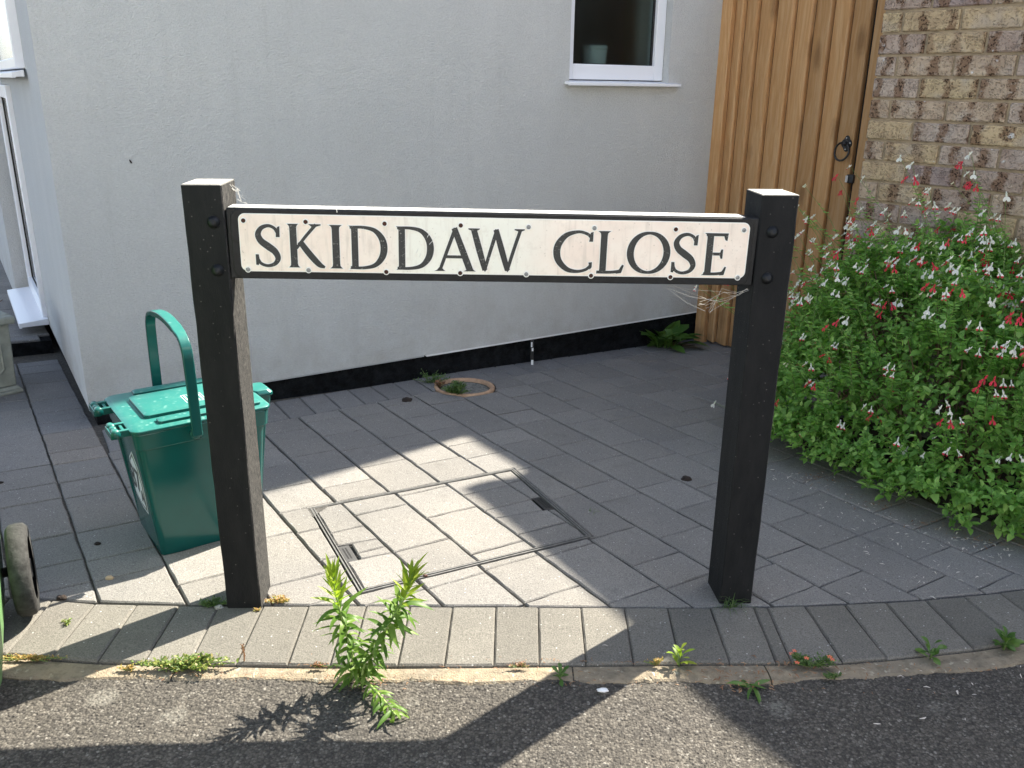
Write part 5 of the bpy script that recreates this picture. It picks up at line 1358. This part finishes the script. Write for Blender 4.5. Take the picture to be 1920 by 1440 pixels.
rosette('seedling', 'broad dark green seedling in the kerb joint at the right edge', (1.098, 1.635), 20, 0.044, 0.016, M_DOCK, (0.3, 1.2), 'spoon', 0.025, seed=6)
rosette('dandelion', 'flat dandelion with long drooping leaves on the kerb below the right post', (0.495, 1.478), 9, 0.062, 0.013, M_DOCK, (0.0, 0.5), 'lance', seed=7, droop=0.35)
rosette('seedling', 'small pale green seedling on the kerb edge in front of the paving centre', (0.108, 1.482), 12, 0.030, 0.011, M_DOCK, (0.4, 1.2), 'spoon', 0.022, seed=8)

def mat_weed(name, label, cx, cy, rx, ry, h, n, ls, mat, seed, cat='weed', flowers=0, fm=None, stems=10, zoff=0.0):
    """low sprawling weed: many tiny leaves on creeping stems"""
    rg = random.Random(seed); z0 = gz(cx, cy); root = empty(name, (cx, cy, z0+zoff)); tag(root, label, cat)
    mb = MB(); ms = MB(); tips = []
    for s in range(stems):
        a = rg.random()*6.28; r = math.sqrt(rg.random()); ex, ey = rx*r*math.cos(a), ry*r*math.sin(a); ez = h*rg.uniform(0.35, 1)*(1-0.5*r)
        P = [Vector((ex*0.15, ey*0.15, 0)), Vector((ex*0.6, ey*0.6, ez*0.6)), Vector((ex, ey, ez))]; ms.tube(P, 0.0009, 4); tips.append(P)
    for k in range(n):
        P = rg.choice(tips); t = rg.random()**0.8; p = (P[0].lerp(P[1], t*2) if t < 0.5 else P[1].lerp(P[2], t*2-1))+Vector((rg.gauss(0, rx*0.06), rg.gauss(0, ry*0.08), rg.uniform(-0.002, 0.004)))
        p.z = max(p.z, 0.001); L = ls*rg.uniform(0.6, 1.25); a = rg.random()*6.28; e = rg.uniform(-0.2, 1.0)
        x = Vector((math.cos(a)*math.cos(e), math.sin(a)*math.cos(e), math.sin(e))); y = Vector((-math.sin(a), math.cos(a), 0)); y.rotate(Matrix.Rotation(rg.uniform(-.6, .6), 3, x)); W = L*0.5
        mb.add([p, p+x*L*0.5+y*W*0.5, p+x*L, p+x*L*0.5-y*W*0.5], [(0, 1, 2), (0, 2, 3)])
    o = mb.build('foliage', mat, root); o['kind'] = 'stuff'
    ms.build('creeping_stems', M_STEM, root)
    for k in range(flowers):
        P = rg.choice(tips); p = P[2]+Vector((0, 0, 0.004)); f = MB()
        for j in range(5):
            a = j*1.2566; c, s = math.cos(a), math.sin(a); f.add([p, p+Vector((c*.004-s*.0018, s*.004+c*.0018, .0006)), p+Vector((c*.0062, s*.0062, 0)), p+Vector((c*.004+s*.0018, s*.004-c*.0018, .0006))], [(0, 1, 2, 3)])
        f.build('flower', fm, root)
    return root
mat_weed('pimpernel_mat', 'spreading yellow-green weed mat in the kerb joint left of the tall weed', -0.655, 1.492, 0.105, 0.026, 0.030, 1500, 0.0085, M_SMALL, 1, flowers=1, fm=M_ORANGE, stems=50)
mat_weed('pimpernel', 'scarlet pimpernel with tiny orange flowers in the kerb joint below the right post', 0.640, 1.548, 0.055, 0.022, 0.045, 420, 0.0085, M_DARKW, 2, flowers=6, fm=M_ORANGE, stems=22)
mat_weed('moss_tuft', 'green mossy weed tuft at the left foot of the left sign post', -0.685, 1.733, 0.036, 0.018, 0.020, 520, 0.006, M_DARKW, 3, stems=24)
mat_weed('stonecrop', 'orange-yellow stonecrop clump at the right foot of the left sign post', -0.540, 1.755, 0.034, 0.020, 0.016, 520, 0.006, M_YEL, 4, stems=24)
mat_weed('stonecrop', 'tiny green-yellow stonecrop sprig in front of the left sign post', -0.578, 1.712, 0.010, 0.007, 0.008, 70, 0.005, M_YEL, 5, stems=6)
mat_weed('weed_sprig', 'lone yellow-green sprig growing in an edging joint near the wheelie bin', -0.975, 1.645, 0.018, 0.020, 0.012, 110, 0.006, M_SMALL, 6, stems=7)
mat_weed('moss_strip', 'yellow moss strip along the kerb joint beside the wheelie bin', -0.99, 1.508, 0.085, 0.012, 0.008, 620, 0.005, M_YEL, 7, stems=40)
mat_weed('moss_tuft', 'small yellow moss tuft on the kerb between moss strip and weed mat', -0.775, 1.478, 0.022, 0.010, 0.010, 200, 0.005, M_YEL, 8, stems=14)
mat_weed('dry_weed', 'dry orange weed remains in the edging joint left of the sunlit seedling', 0.312, 1.540, 0.028, 0.009, 0.022, 190, 0.005, M_YEL, 9, stems=18)
mat_weed('dry_weed', 'dead brown stalks in the edging joint left of the tall weed', -0.392, 1.504, 0.024, 0.008, 0.012, 120, 0.006, M_DEAD, 10, stems=14)
mat_weed('dry_weed', 'brown weed remains in the edging joint behind the pale green seedling', 0.02, 1.52, 0.03, 0.006, 0.012, 100, 0.006, M_DEAD, 20, stems=12)
mat_weed('low_weed', 'small dark weed on the kerb between pimpernel and right seedlings', 0.672, 1.506, 0.022, 0.012, 0.016, 110, 0.007, M_DARKW, 12, stems=9)
mat_weed('collar_weed', 'grey-green bushy weed growing inside the terracotta collar', -0.235, 3.44, 0.062, 0.05, 0.085, 800, 0.014, M_DARKW, 13, stems=44, zoff=-0.004)
mat_weed('withered_weed', 'withered red-brown weed sprawling left of the terracotta collar', -0.36, 3.60, 0.105, 0.05, 0.075, 260, 0.013, M_DARKW, 14, stems=18)
mat_weed('withered_leaves', 'rust-brown withered leaves on the left rim of the terracotta collar', -0.315, 3.545, 0.035, 0.03, 0.03, 90, 0.016, M_DEAD, 15, stems=8)
def grass(name, label, x, y, n, L, seed, mat=M_DARKW):
    rg = random.Random(seed); mb = MB()
    for i in range(n):
        a = rg.random()*6.28; l = L*rg.uniform(0.5, 1.1); e = rg.uniform(0.5, 1.45); bx, by = rg.gauss(0, .008), rg.gauss(0, .005); w = 0.0011
        P = []
        for k in range(5):
            t = k/4; ee = e-0.7*t*t; P.append(Vector((bx+math.cos(a)*l*t*math.cos(ee), by+math.sin(a)*l*t*math.cos(ee), max(0.001, l*t*math.sin(ee)))))
        s = Vector((-math.sin(a), math.cos(a), 0))*w
        vs = []
        for k, p in enumerate(P): vs += [p-s*(1-k/4.5), p+s*(1-k/4.5)]
        mb.add(vs, [(2*k, 2*k+1, 2*k+3, 2*k+2) for k in range(4)])
    return tag(mb.build(name, mat, loc=(x, y, gz(x, y)-0.004)), label, 'grass tuft')
grass('grass_tuft', 'small grass tuft at the foot of the right sign post', 0.528, 1.782, 42, 0.055, 2)
grass('grass_tuft', 'few thin grass blades in the paving joint right of the access cover', 0.245, 2.30, 8, 0.025, 3)
# red docken spike
mb = MB(); mb.tube([(0, 0, 0), (0.002, 0, 0.02), (-0.001, 0, 0.042)], 0.0016, 5)
for i in range(18): z = 0.012+0.03*i/18; a = i*2.4; mb.add([(0, 0, z), (0.005*math.cos(a), 0.005*math.sin(a), z+0.003), (0.003*math.cos(a+.6), 0.003*math.sin(a+.6), z+0.006)], [(0, 1, 2)])
tag(mb.build('dry_spike', M_DEAD, loc=(-0.548, 1.515, gz(-0.548, 1.515))), 'short red-brown dry flower spike at the right end of the weed mat', 'weed')

# ------------------------------------------------------------ flowering shrub
FOOT = [(0.93, 2.78), (1.02, 2.66), (1.14, 2.48), (1.18, 2.34), (1.29, 2.23), (1.38, 2.15), (1.52, 2.08), (1.9, 1.95), (2.35, 2.05), (2.2, 2.45), (1.80, 2.92), (1.50, 3.30), (1.22, 3.42), (1.00, 3.36), (0.90, 3.05)]
def in_poly(x, y, P):
    c = False
    for i in range(len(P)):
        x1, y1 = P[i]; x2, y2 = P[i-1]
        if (y1 > y) != (y2 > y) and x < (x2-x1)*(y-y1)/(y2-y1)+x1: c = not c
    return c
def dist_front(x, y):
    d = 9
    idx = list(range(0, 9))+[14]
    seg = [(FOOT[i], FOOT[i+1]) for i in range(8)]+[(FOOT[14], FOOT[0]), (FOOT[13], FOOT[14]), (FOOT[12], FOOT[13])]
    for (ax, ay), (bx, by) in seg:
        vx, vy = bx-ax, by-ay; t = max(0, min(1, ((x-ax)*vx+(y-ay)*vy)/(vx*vx+vy*vy))); d = min(d, math.hypot(x-ax-vx*t, y-ay-vy*t))
    return d
def shrub():
    rg = random.Random(21); root = empty('flowering_shrub', (1.55, 2.75, gz(1.55, 2.75))); O = root.location.copy()
    tag(root, 'large leafy green shrub dotted with small red and white flowers against the brick wall', 'shrub')
    V = []; F = []; stems = MB()
    def leaf(p, d, L, W, roll):
        x = d.normalized(); y = Vector((0, 0, 1)).cross(x)
        if y.length < 1e-3: y = Vector((0, 1, 0))
        y.normalize(); z = x.cross(y); c, s = math.cos(roll), math.sin(roll); y, z = y*c+z*s, z*c-y*s
        b = len(V); f = 0.22
        for (a, w, h) in ((0.0, 0, 0), (0.30, -0.5, f), (0.34, 0, 0.0), (0.30, 0.5, f), (0.72, -0.34, f*.6), (0.75, 0, -0.05), (0.72, 0.34, f*.6), (1.0, 0, -0.16)):
            V.append(tuple(p+x*(L*a)+y*(W*w)+z*(W*h)))
        F.extend([(b, b+2, b+1), (b, b+3, b+2), (b+1, b+2, b+5, b+4), (b+2, b+3, b+6, b+5), (b+4, b+5, b+7), (b+5, b+6, b+7)])
    flowers = []
    def env(x, y):
        d = dist_front(x, y)
        h = 0.74*min(1.0, (d+0.01)/0.30)**0.42 * (0.86+0.30*noise.noise(Vector((x*4.2, y*4.2, 2.0)))+0.06*noise.noise(Vector((x*11, y*11, 5))))
        return h, d
    N = 0; cnt = 0
    while cnt < 3700:
        x = rg.uniform(0.86, 2.35); y = rg.uniform(1.92, 3.45)
        if not in_poly(x, y, FOOT): continue
        h, d = env(x, y)
        if cnt % 7 == 0:
            if d > 0.10: continue
            out = Vector((x-1.75, y-2.95, 0)).normalized(); x += out.x*0.07; y += out.y*0.07; h = 0.14
        # choose height: near the skin on the front, everywhere at the rim
        z = h-abs(rg.gauss(0, 0.12)) if d > 0.1 else rg.uniform(0.02, h)
        if rg.random() < 0.33: z = rg.uniform(0.03, h)
        z = max(0.015, z)
        if x > 2.0 and rg.random() < 0.5: continue
        out = Vector((x-1.75, y-2.95, 0)); out = out.normalized() if out.length > 0.05 else Vector((0, 0, 1))
        skin = min(1, max(0, (z/h)))
        ax = (Vector((0, 0, 1))*(0.35+0.7*skin)+out*(1.0-0.45*skin)+Vector((rg.gauss(0, .35), rg.gauss(0, .35), rg.gauss(0, .25)))).normalized()
        L = rg.uniform(0.05, 0.10); p0 = Vector((x, y, z))-ax*L; 
        s1 = ax.cross(Vector((rg.random(), rg.random(), rg.random()))).normalized(); s2 = ax.cross(s1); k = rg.choice((3, 4, 4, 5)); ang = rg.random()*3
        dark = 1.0
        for j in range(k):
            t = (j+0.3)/k; p = p0+ax*(L*t); ang += 1.57+rg.uniform(-.3, .3); size = 0.030*(1.05-0.5*t)*rg.uniform(0.6, 1.35)
            for sgn in (0, math.pi):
                dd = (s1*math.cos(ang+sgn)+s2*math.sin(ang+sgn))*1.0+ax*(0.25+0.5*t)+Vector((0, 0, -0.05))
                leaf(p-O, dd, size, size*0.62, rg.uniform(-.5, .5))
        stems.tube([p0-O, p0+ax*L-O], [0.0011, 0.0006], 3, cap=False)
        cnt += 1
    # sparse long flower stems sticking out above and around
    tips = []
    for i in range(330):
        x = rg.uniform(0.92, 1.95); y = rg.uniform(2.1, 3.35)
        if not in_poly(x, y, FOOT): continue
        h, d = env(x, y); out = Vector((x-1.75, y-2.95, 0)).normalized()
        L = 0.08+0.32*rg.random()**1.5 if y > 2.55 else rg.uniform(0.05, 0.16)
        dd = (Vector((0, 0, 1))+out*rg.uniform(0.0, 0.9)+Vector((rg.gauss(0, .15), rg.gauss(0, .15), 0))).normalized()
        a = Vector((x, y, h*0.85)); b = a+dd*L*0.6; c = b+(dd+out*0.35+Vector((0, 0, 0.1))).normalized()*L*0.5
        stems.tube([a-O, b-O, c-O], [0.0013, 0.001, 0.0007], 4, cap=False)
        for t in (0.02, 0.10, 0.18, 0.27, 0.36, 0.45, 0.54, 0.63, 0.72, 0.82):
            p = a.lerp(b, t*1.3) if t < 0.6 else b.lerp(c, (t-0.5)*1.4); an = rg.random()*6
            for sgn in (0, math.pi):
                leaf(p-O, Vector((math.cos(an+sgn), math.sin(an+sgn), 0.25)), 0.030*(1.1-t*.75), 0.018*(1.1-t*.75), rg.uniform(-.4, .4))
        tips.append(c); flowers.append((c, out)); 
        if rg.random() < 0.1: flowers.append((b.lerp(c, 0.6), out))
    # flowers over the skin
    k = 0
    while k < 210:
        x = rg.uniform(0.90, 1.80); y = rg.uniform(2.05, 3.2)
        if not in_poly(x, y, FOOT): continue
        h, d = env(x, y)
        if d > 0.5: continue
        z = h*(rg.uniform(0.15, 1.02) if d < 0.12 else rg.uniform(0.9, 1.06)); out = Vector((x-1.75, y-2.95, 0)).normalized()
        flowers.append((Vector((x, y, z))+out*rg.uniform(0.01, 0.04), out)); k += 1
    # strays left of the right sign post
    for p in ((0.84, 3.1, 0.03), (0.80, 3.0, 0.16), (0.82, 2.9, 0.36), (0.86, 2.95, 0.50), (0.80, 3.2, -0.02), (0.86, 2.9, 0.42), (0.87, 2.85, 0.62)):
        P = Vector(p); flowers.append((P, Vector((-1, -.3, 0)))); q = Vector((1.0, 3.0, p[2]-0.1)); stems.tube([q-O, (q+P)/2-O+Vector((0, 0, .03)), P-O], 0.0008, 3, cap=False)
        for s in (0.4, 0.7): leaf(q.lerp(P, s)-O, Vector((rg.gauss(0, 1), rg.gauss(0, 1), .3)), 0.02, 0.012, 0)
    me = bpy.data.meshes.new('foliage'); me.from_pydata(V, [], F); me.materials.append(M_SALVIA); me.polygons.foreach_set('use_smooth', [True]*len(F))
    o = bpy.data.objects.new('foliage', me); COL.objects.link(o); o.parent = root; o['kind'] = 'stuff'
    o = stems.build('stems', M_STEM, root); o['kind'] = 'stuff'
    # woody base
    wood = MB()
    for i in range(60):
        x = rg.uniform(1.1, 1.9); y = rg.uniform(2.35, 3.1)
        if not in_poly(x, y, FOOT): continue
        bx, by = 1.55+(x-1.55)*0.5, 2.75+(y-2.75)*0.5; h, d = env(x, y)
        wood.tube([Vector((bx, by, -.08))-O, Vector(((x+bx)/2, (y+by)/2, h*.45))-O, Vector((x, y, h*.85))-O], [0.004, 0.003, 0.0015], 5, cap=False)
    o = wood.build('woody_branches', M_BSTEM, root); o['kind'] = 'stuff'
    # flower meshes: hooded white upper part, two-lobed lower lip
    def fl(kind):
        mb = MB(); rg2 = random.Random(kind)
        mb.tube([(0, 0, 0.010), (0.004, 0, 0.004), (0.009, 0, 0.0)], [0.0014, 0.0022, 0.0026], 6, mi=2 if kind == 3 else (0 if kind != 2 else 1))
        if kind < 3:
            up = 1 if kind == 2 else 0; hs_ = 0.7; lo = {0: 1, 1: 0, 2: 1}[kind]
            for s in (-1, 1):
                c = [(0.008, 0, 0.0), (0.012, s*0.0055, -0.002), (0.015, s*0.0095, -0.0075), (0.0155, s*0.0085, -0.0125), (0.014, s*0.0035, -0.014), (0.013, 0.0, -0.009)]
                if kind == 1: mb.add(c, [(0, 1, 2, 3, 4, 5)], 0)
                else:
                    mb.add([c[0], c[1], c[2], (0.0152, s*0.009, -0.0095), (0.0135, s*.002, -0.0085), c[5]], [(0, 1, 2, 3, 4)], 0 if kind == 0 else 1)
                    mb.add([(0.0153, s*0.0094, -0.0085), c[3], c[4], (0.0137, s*0.0015, -0.008)], [(0, 1, 2, 3)], 1)
                mb.add([(0.004, 0, 0.003), (0.007, s*0.002, 0.006), (0.009, s*0.0025, 0.009), (0.010, s*0.0006, 0.008), (0.009, 0, 0.003)], [(0, 1, 2, 3, 4)], 0 if kind != 2 else 1)
        return mb.mesh('flower', [M_PWHITE, M_PRED, M_BUD])
    FM = [fl(0), fl(1), fl(2), fl(3)]
    rg.shuffle(flowers); flowers.sort(key=lambda f: f[0].x/max(0.1, f[0].y) > 0.66); nf = 0; extra = MB()
    for p, out in flowers:
        pair = rg.random() < 0.55
        kind = rg.choices((0, 1, 2, 3), (5.6, 2.4, 2.3, 1.2))[0]; base = math.atan2(out.y, out.x)
        side = Vector((-out.y, out.x, 0))
        for s in ((-1, 1) if pair else (0,)):
            q = p-O+side*0.009*s
            if nf >= 292:
                me_ = FM[kind]; Mx = Matrix.Translation(q) @ Matrix.Rotation(base+s*0.5+rg.gauss(0, .5), 4, 'Z') @ Matrix.Scale(rg.uniform(0.8, 1.15), 4)
                b0 = len(extra.v); extra.v += [tuple(Mx @ v.co) for v in me_.vertices]
                for pl in me_.polygons: extra.f.append(tuple(b0+i for i in pl.vertices)); extra.m.append(pl.material_index)
                continue
            inst('flower', FM[kind], root, q, (rg.uniform(-.3, .3), rg.uniform(-.2, .4), base+s*0.5+rg.gauss(0, .5)), rg.uniform(0.72, 1.08)); nf += 1
    o = extra.build('further_flowers', [M_PWHITE, M_PRED, M_BUD], root); o['kind'] = 'stuff'
shrub()
# earth under the shrub
mb = MB(); k = 0; pts = [(x, y) for x, y in inset(FOOT, 0.13)]
mb.add([(x, y, gz(x, y)+0.0025) for x, y in pts], [tuple(range(len(pts)))]); tag(mb.build('soil_bed', M_SOIL), kind='structure')

# ------------------------------------------------------------ litter
def litter(name, kind_label, regs, n, size, mat, seed, curl=True):
    rg = random.Random(seed); mb = MB()
    for i in range(n):
        cx, cy, sx, sy = rg.choice(regs); x = rg.gauss(cx, sx); y = rg.gauss(cy, sy)
        if (y < lerp_poly(KERBO, x) - 0.3): continue
        L = size*rg.uniform(0.5, 1.5); w = L*rg.uniform(0.12, 0.35); a = rg.random()*6.28; c, s = math.cos(a), math.sin(a); z = gz(x, y)+0.0015; h = L*0.25*rg.random()
        P = []
        for t, off in ((0, 0), (0.5, L*0.12), (1, 0)):
            for sg in (-1, 1):
                u_, v_ = (t-0.5)*L, off+sg*w*0.5*(1 if t == 0.5 else 0.4); P.append((x+c*u_-s*v_, y+s*u_+c*v_, z+h*math.sin(math.pi*t)))
        mb.add(P, [(0, 2, 3, 1), (2, 4, 5, 3)])
    o = mb.build(name, mat); tag(o, kind='stuff'); o['label'] = kind_label; o['category'] = 'litter'; return o
litter('fallen_petals', 'fallen pale petals scattered on the paving below the shrub', [(0.98, 2.60, .07, .05), (1.06, 2.36, .07, .05), (1.18, 2.22, .07, .05), (1.30, 2.12, .06, .04), (1.15, 2.1, .15, .1), (0.75, 1.55, .35, .03), (1.0, 1.4, .2, .07), (1.1, 1.95, .12, .06)], 210, 0.011, M_PETAL, 1)
litter('dry_leaf_litter', 'dry brown leaf litter along the foot of the shrub', [(1.02, 2.60, .05, .035), (1.13, 2.40, .04, .035), (1.22, 2.27, .04, .025), (1.35, 2.16, .05, .025), (0.55, 1.525, .1, .008), (0.48, 1.48, .04, .01), (0.75, 1.55, .2, .008)], 330, 0.010, M_DEAD, 2)
litter('kerb_debris', 'fine dry brown debris caught along the kerb joint', [(-0.1, 1.512, .4, .004), (0.1, 1.468, .5, .006), (-0.5, 1.465, .2, .008), (0.3, 1.545, .2, .004), (-0.3, 1.455, .05, .02)], 380, 0.006, M_DEAD, 3)
litter('pale_grit', 'pale grit and chips scattered over the road and paving', [(0.5, 1.35, .5, .1), (0.9, 1.45, .2, .08), (-0.4, 1.3, .4, .08), (0.6, 2.2, .4, .4), (-1.3, 2.4, .3, .3)], 330, 0.0028, m_simple('pale_chip', (0.30, 0.29, 0.27), 0.8), 4)
def clod(name, label, x, y, r, seed, mat=M_DUNG, cat='clod', sx=1.3, zh=0.7):
    rg = random.Random(seed); bm = bmesh.new(); bmesh.ops.create_icosphere(bm, subdivisions=3, radius=r)
    for v in bm.verts: v.co *= 1+0.35*noise.noise(v.co*(2.2/r*0.6)+Vector((seed, 0, 0)))+0.15*noise.noise(v.co*(6/r*.6)); v.co.x *= sx; v.co.z = max(v.co.z*zh, -r*0.3)
    me = bpy.data.meshes.new(name); bm.to_mesh(me); bm.free(); me.materials.append(mat)
    for p in me.polygons: p.use_smooth = True
    o = inst(name, me, None, (x, y, gz(x, y)+r*0.25)); tag(o, label, cat); return o
clod('earth_clod', 'dark earth clod on the shaded paving left of the terracotta collar', -0.429, 3.325, 0.016, 1)
clod('earth_clod', 'dark earth clod on the shaded paving beside the right sign post', 0.568, 2.56, 0.014, 2, sx=1.1)
clod('dark_crumb', 'small black crumb in the joint beside the wheelie bin wheel', -1.042, 1.747, 0.008, 3, sx=1.6)
clod('dark_crumb', 'small dark crumb on the shaded paving left of the food caddy', -1.085, 2.02, 0.006, 4)
clod('dark_crumb', 'brown crumb on the paving below the planter', -1.56, 2.40, 0.008, 5, sx=1.5, zh=0.4)
clod('pebble', 'small tan snail-like pebble at the edge of the caddy shadow', -0.974, 1.843, 0.0075, 6, m_simple('tan_stone', (0.45, 0.33, 0.2), 0.6), 'pebble')
clod('pebble', 'small grey pebble touching the front of the left sign post', -0.668, 1.722, 0.008, 7, m_simple('grey_stone', (0.3, 0.3, 0.28), 0.8), 'pebble')
clod('feather_scrap', 'bright white fluff scrap on the road edge below the paving centre', 0.19, 1.448, 0.006, 8, M_BEAD, 'fluff', sx=1.8, zh=0.5)
# rust stain bug on the cover frame
clod('dark_crumb', 'small red-brown crumb on the front frame of the access cover', -0.21, 1.892, 0.005, 9, M_RUST)
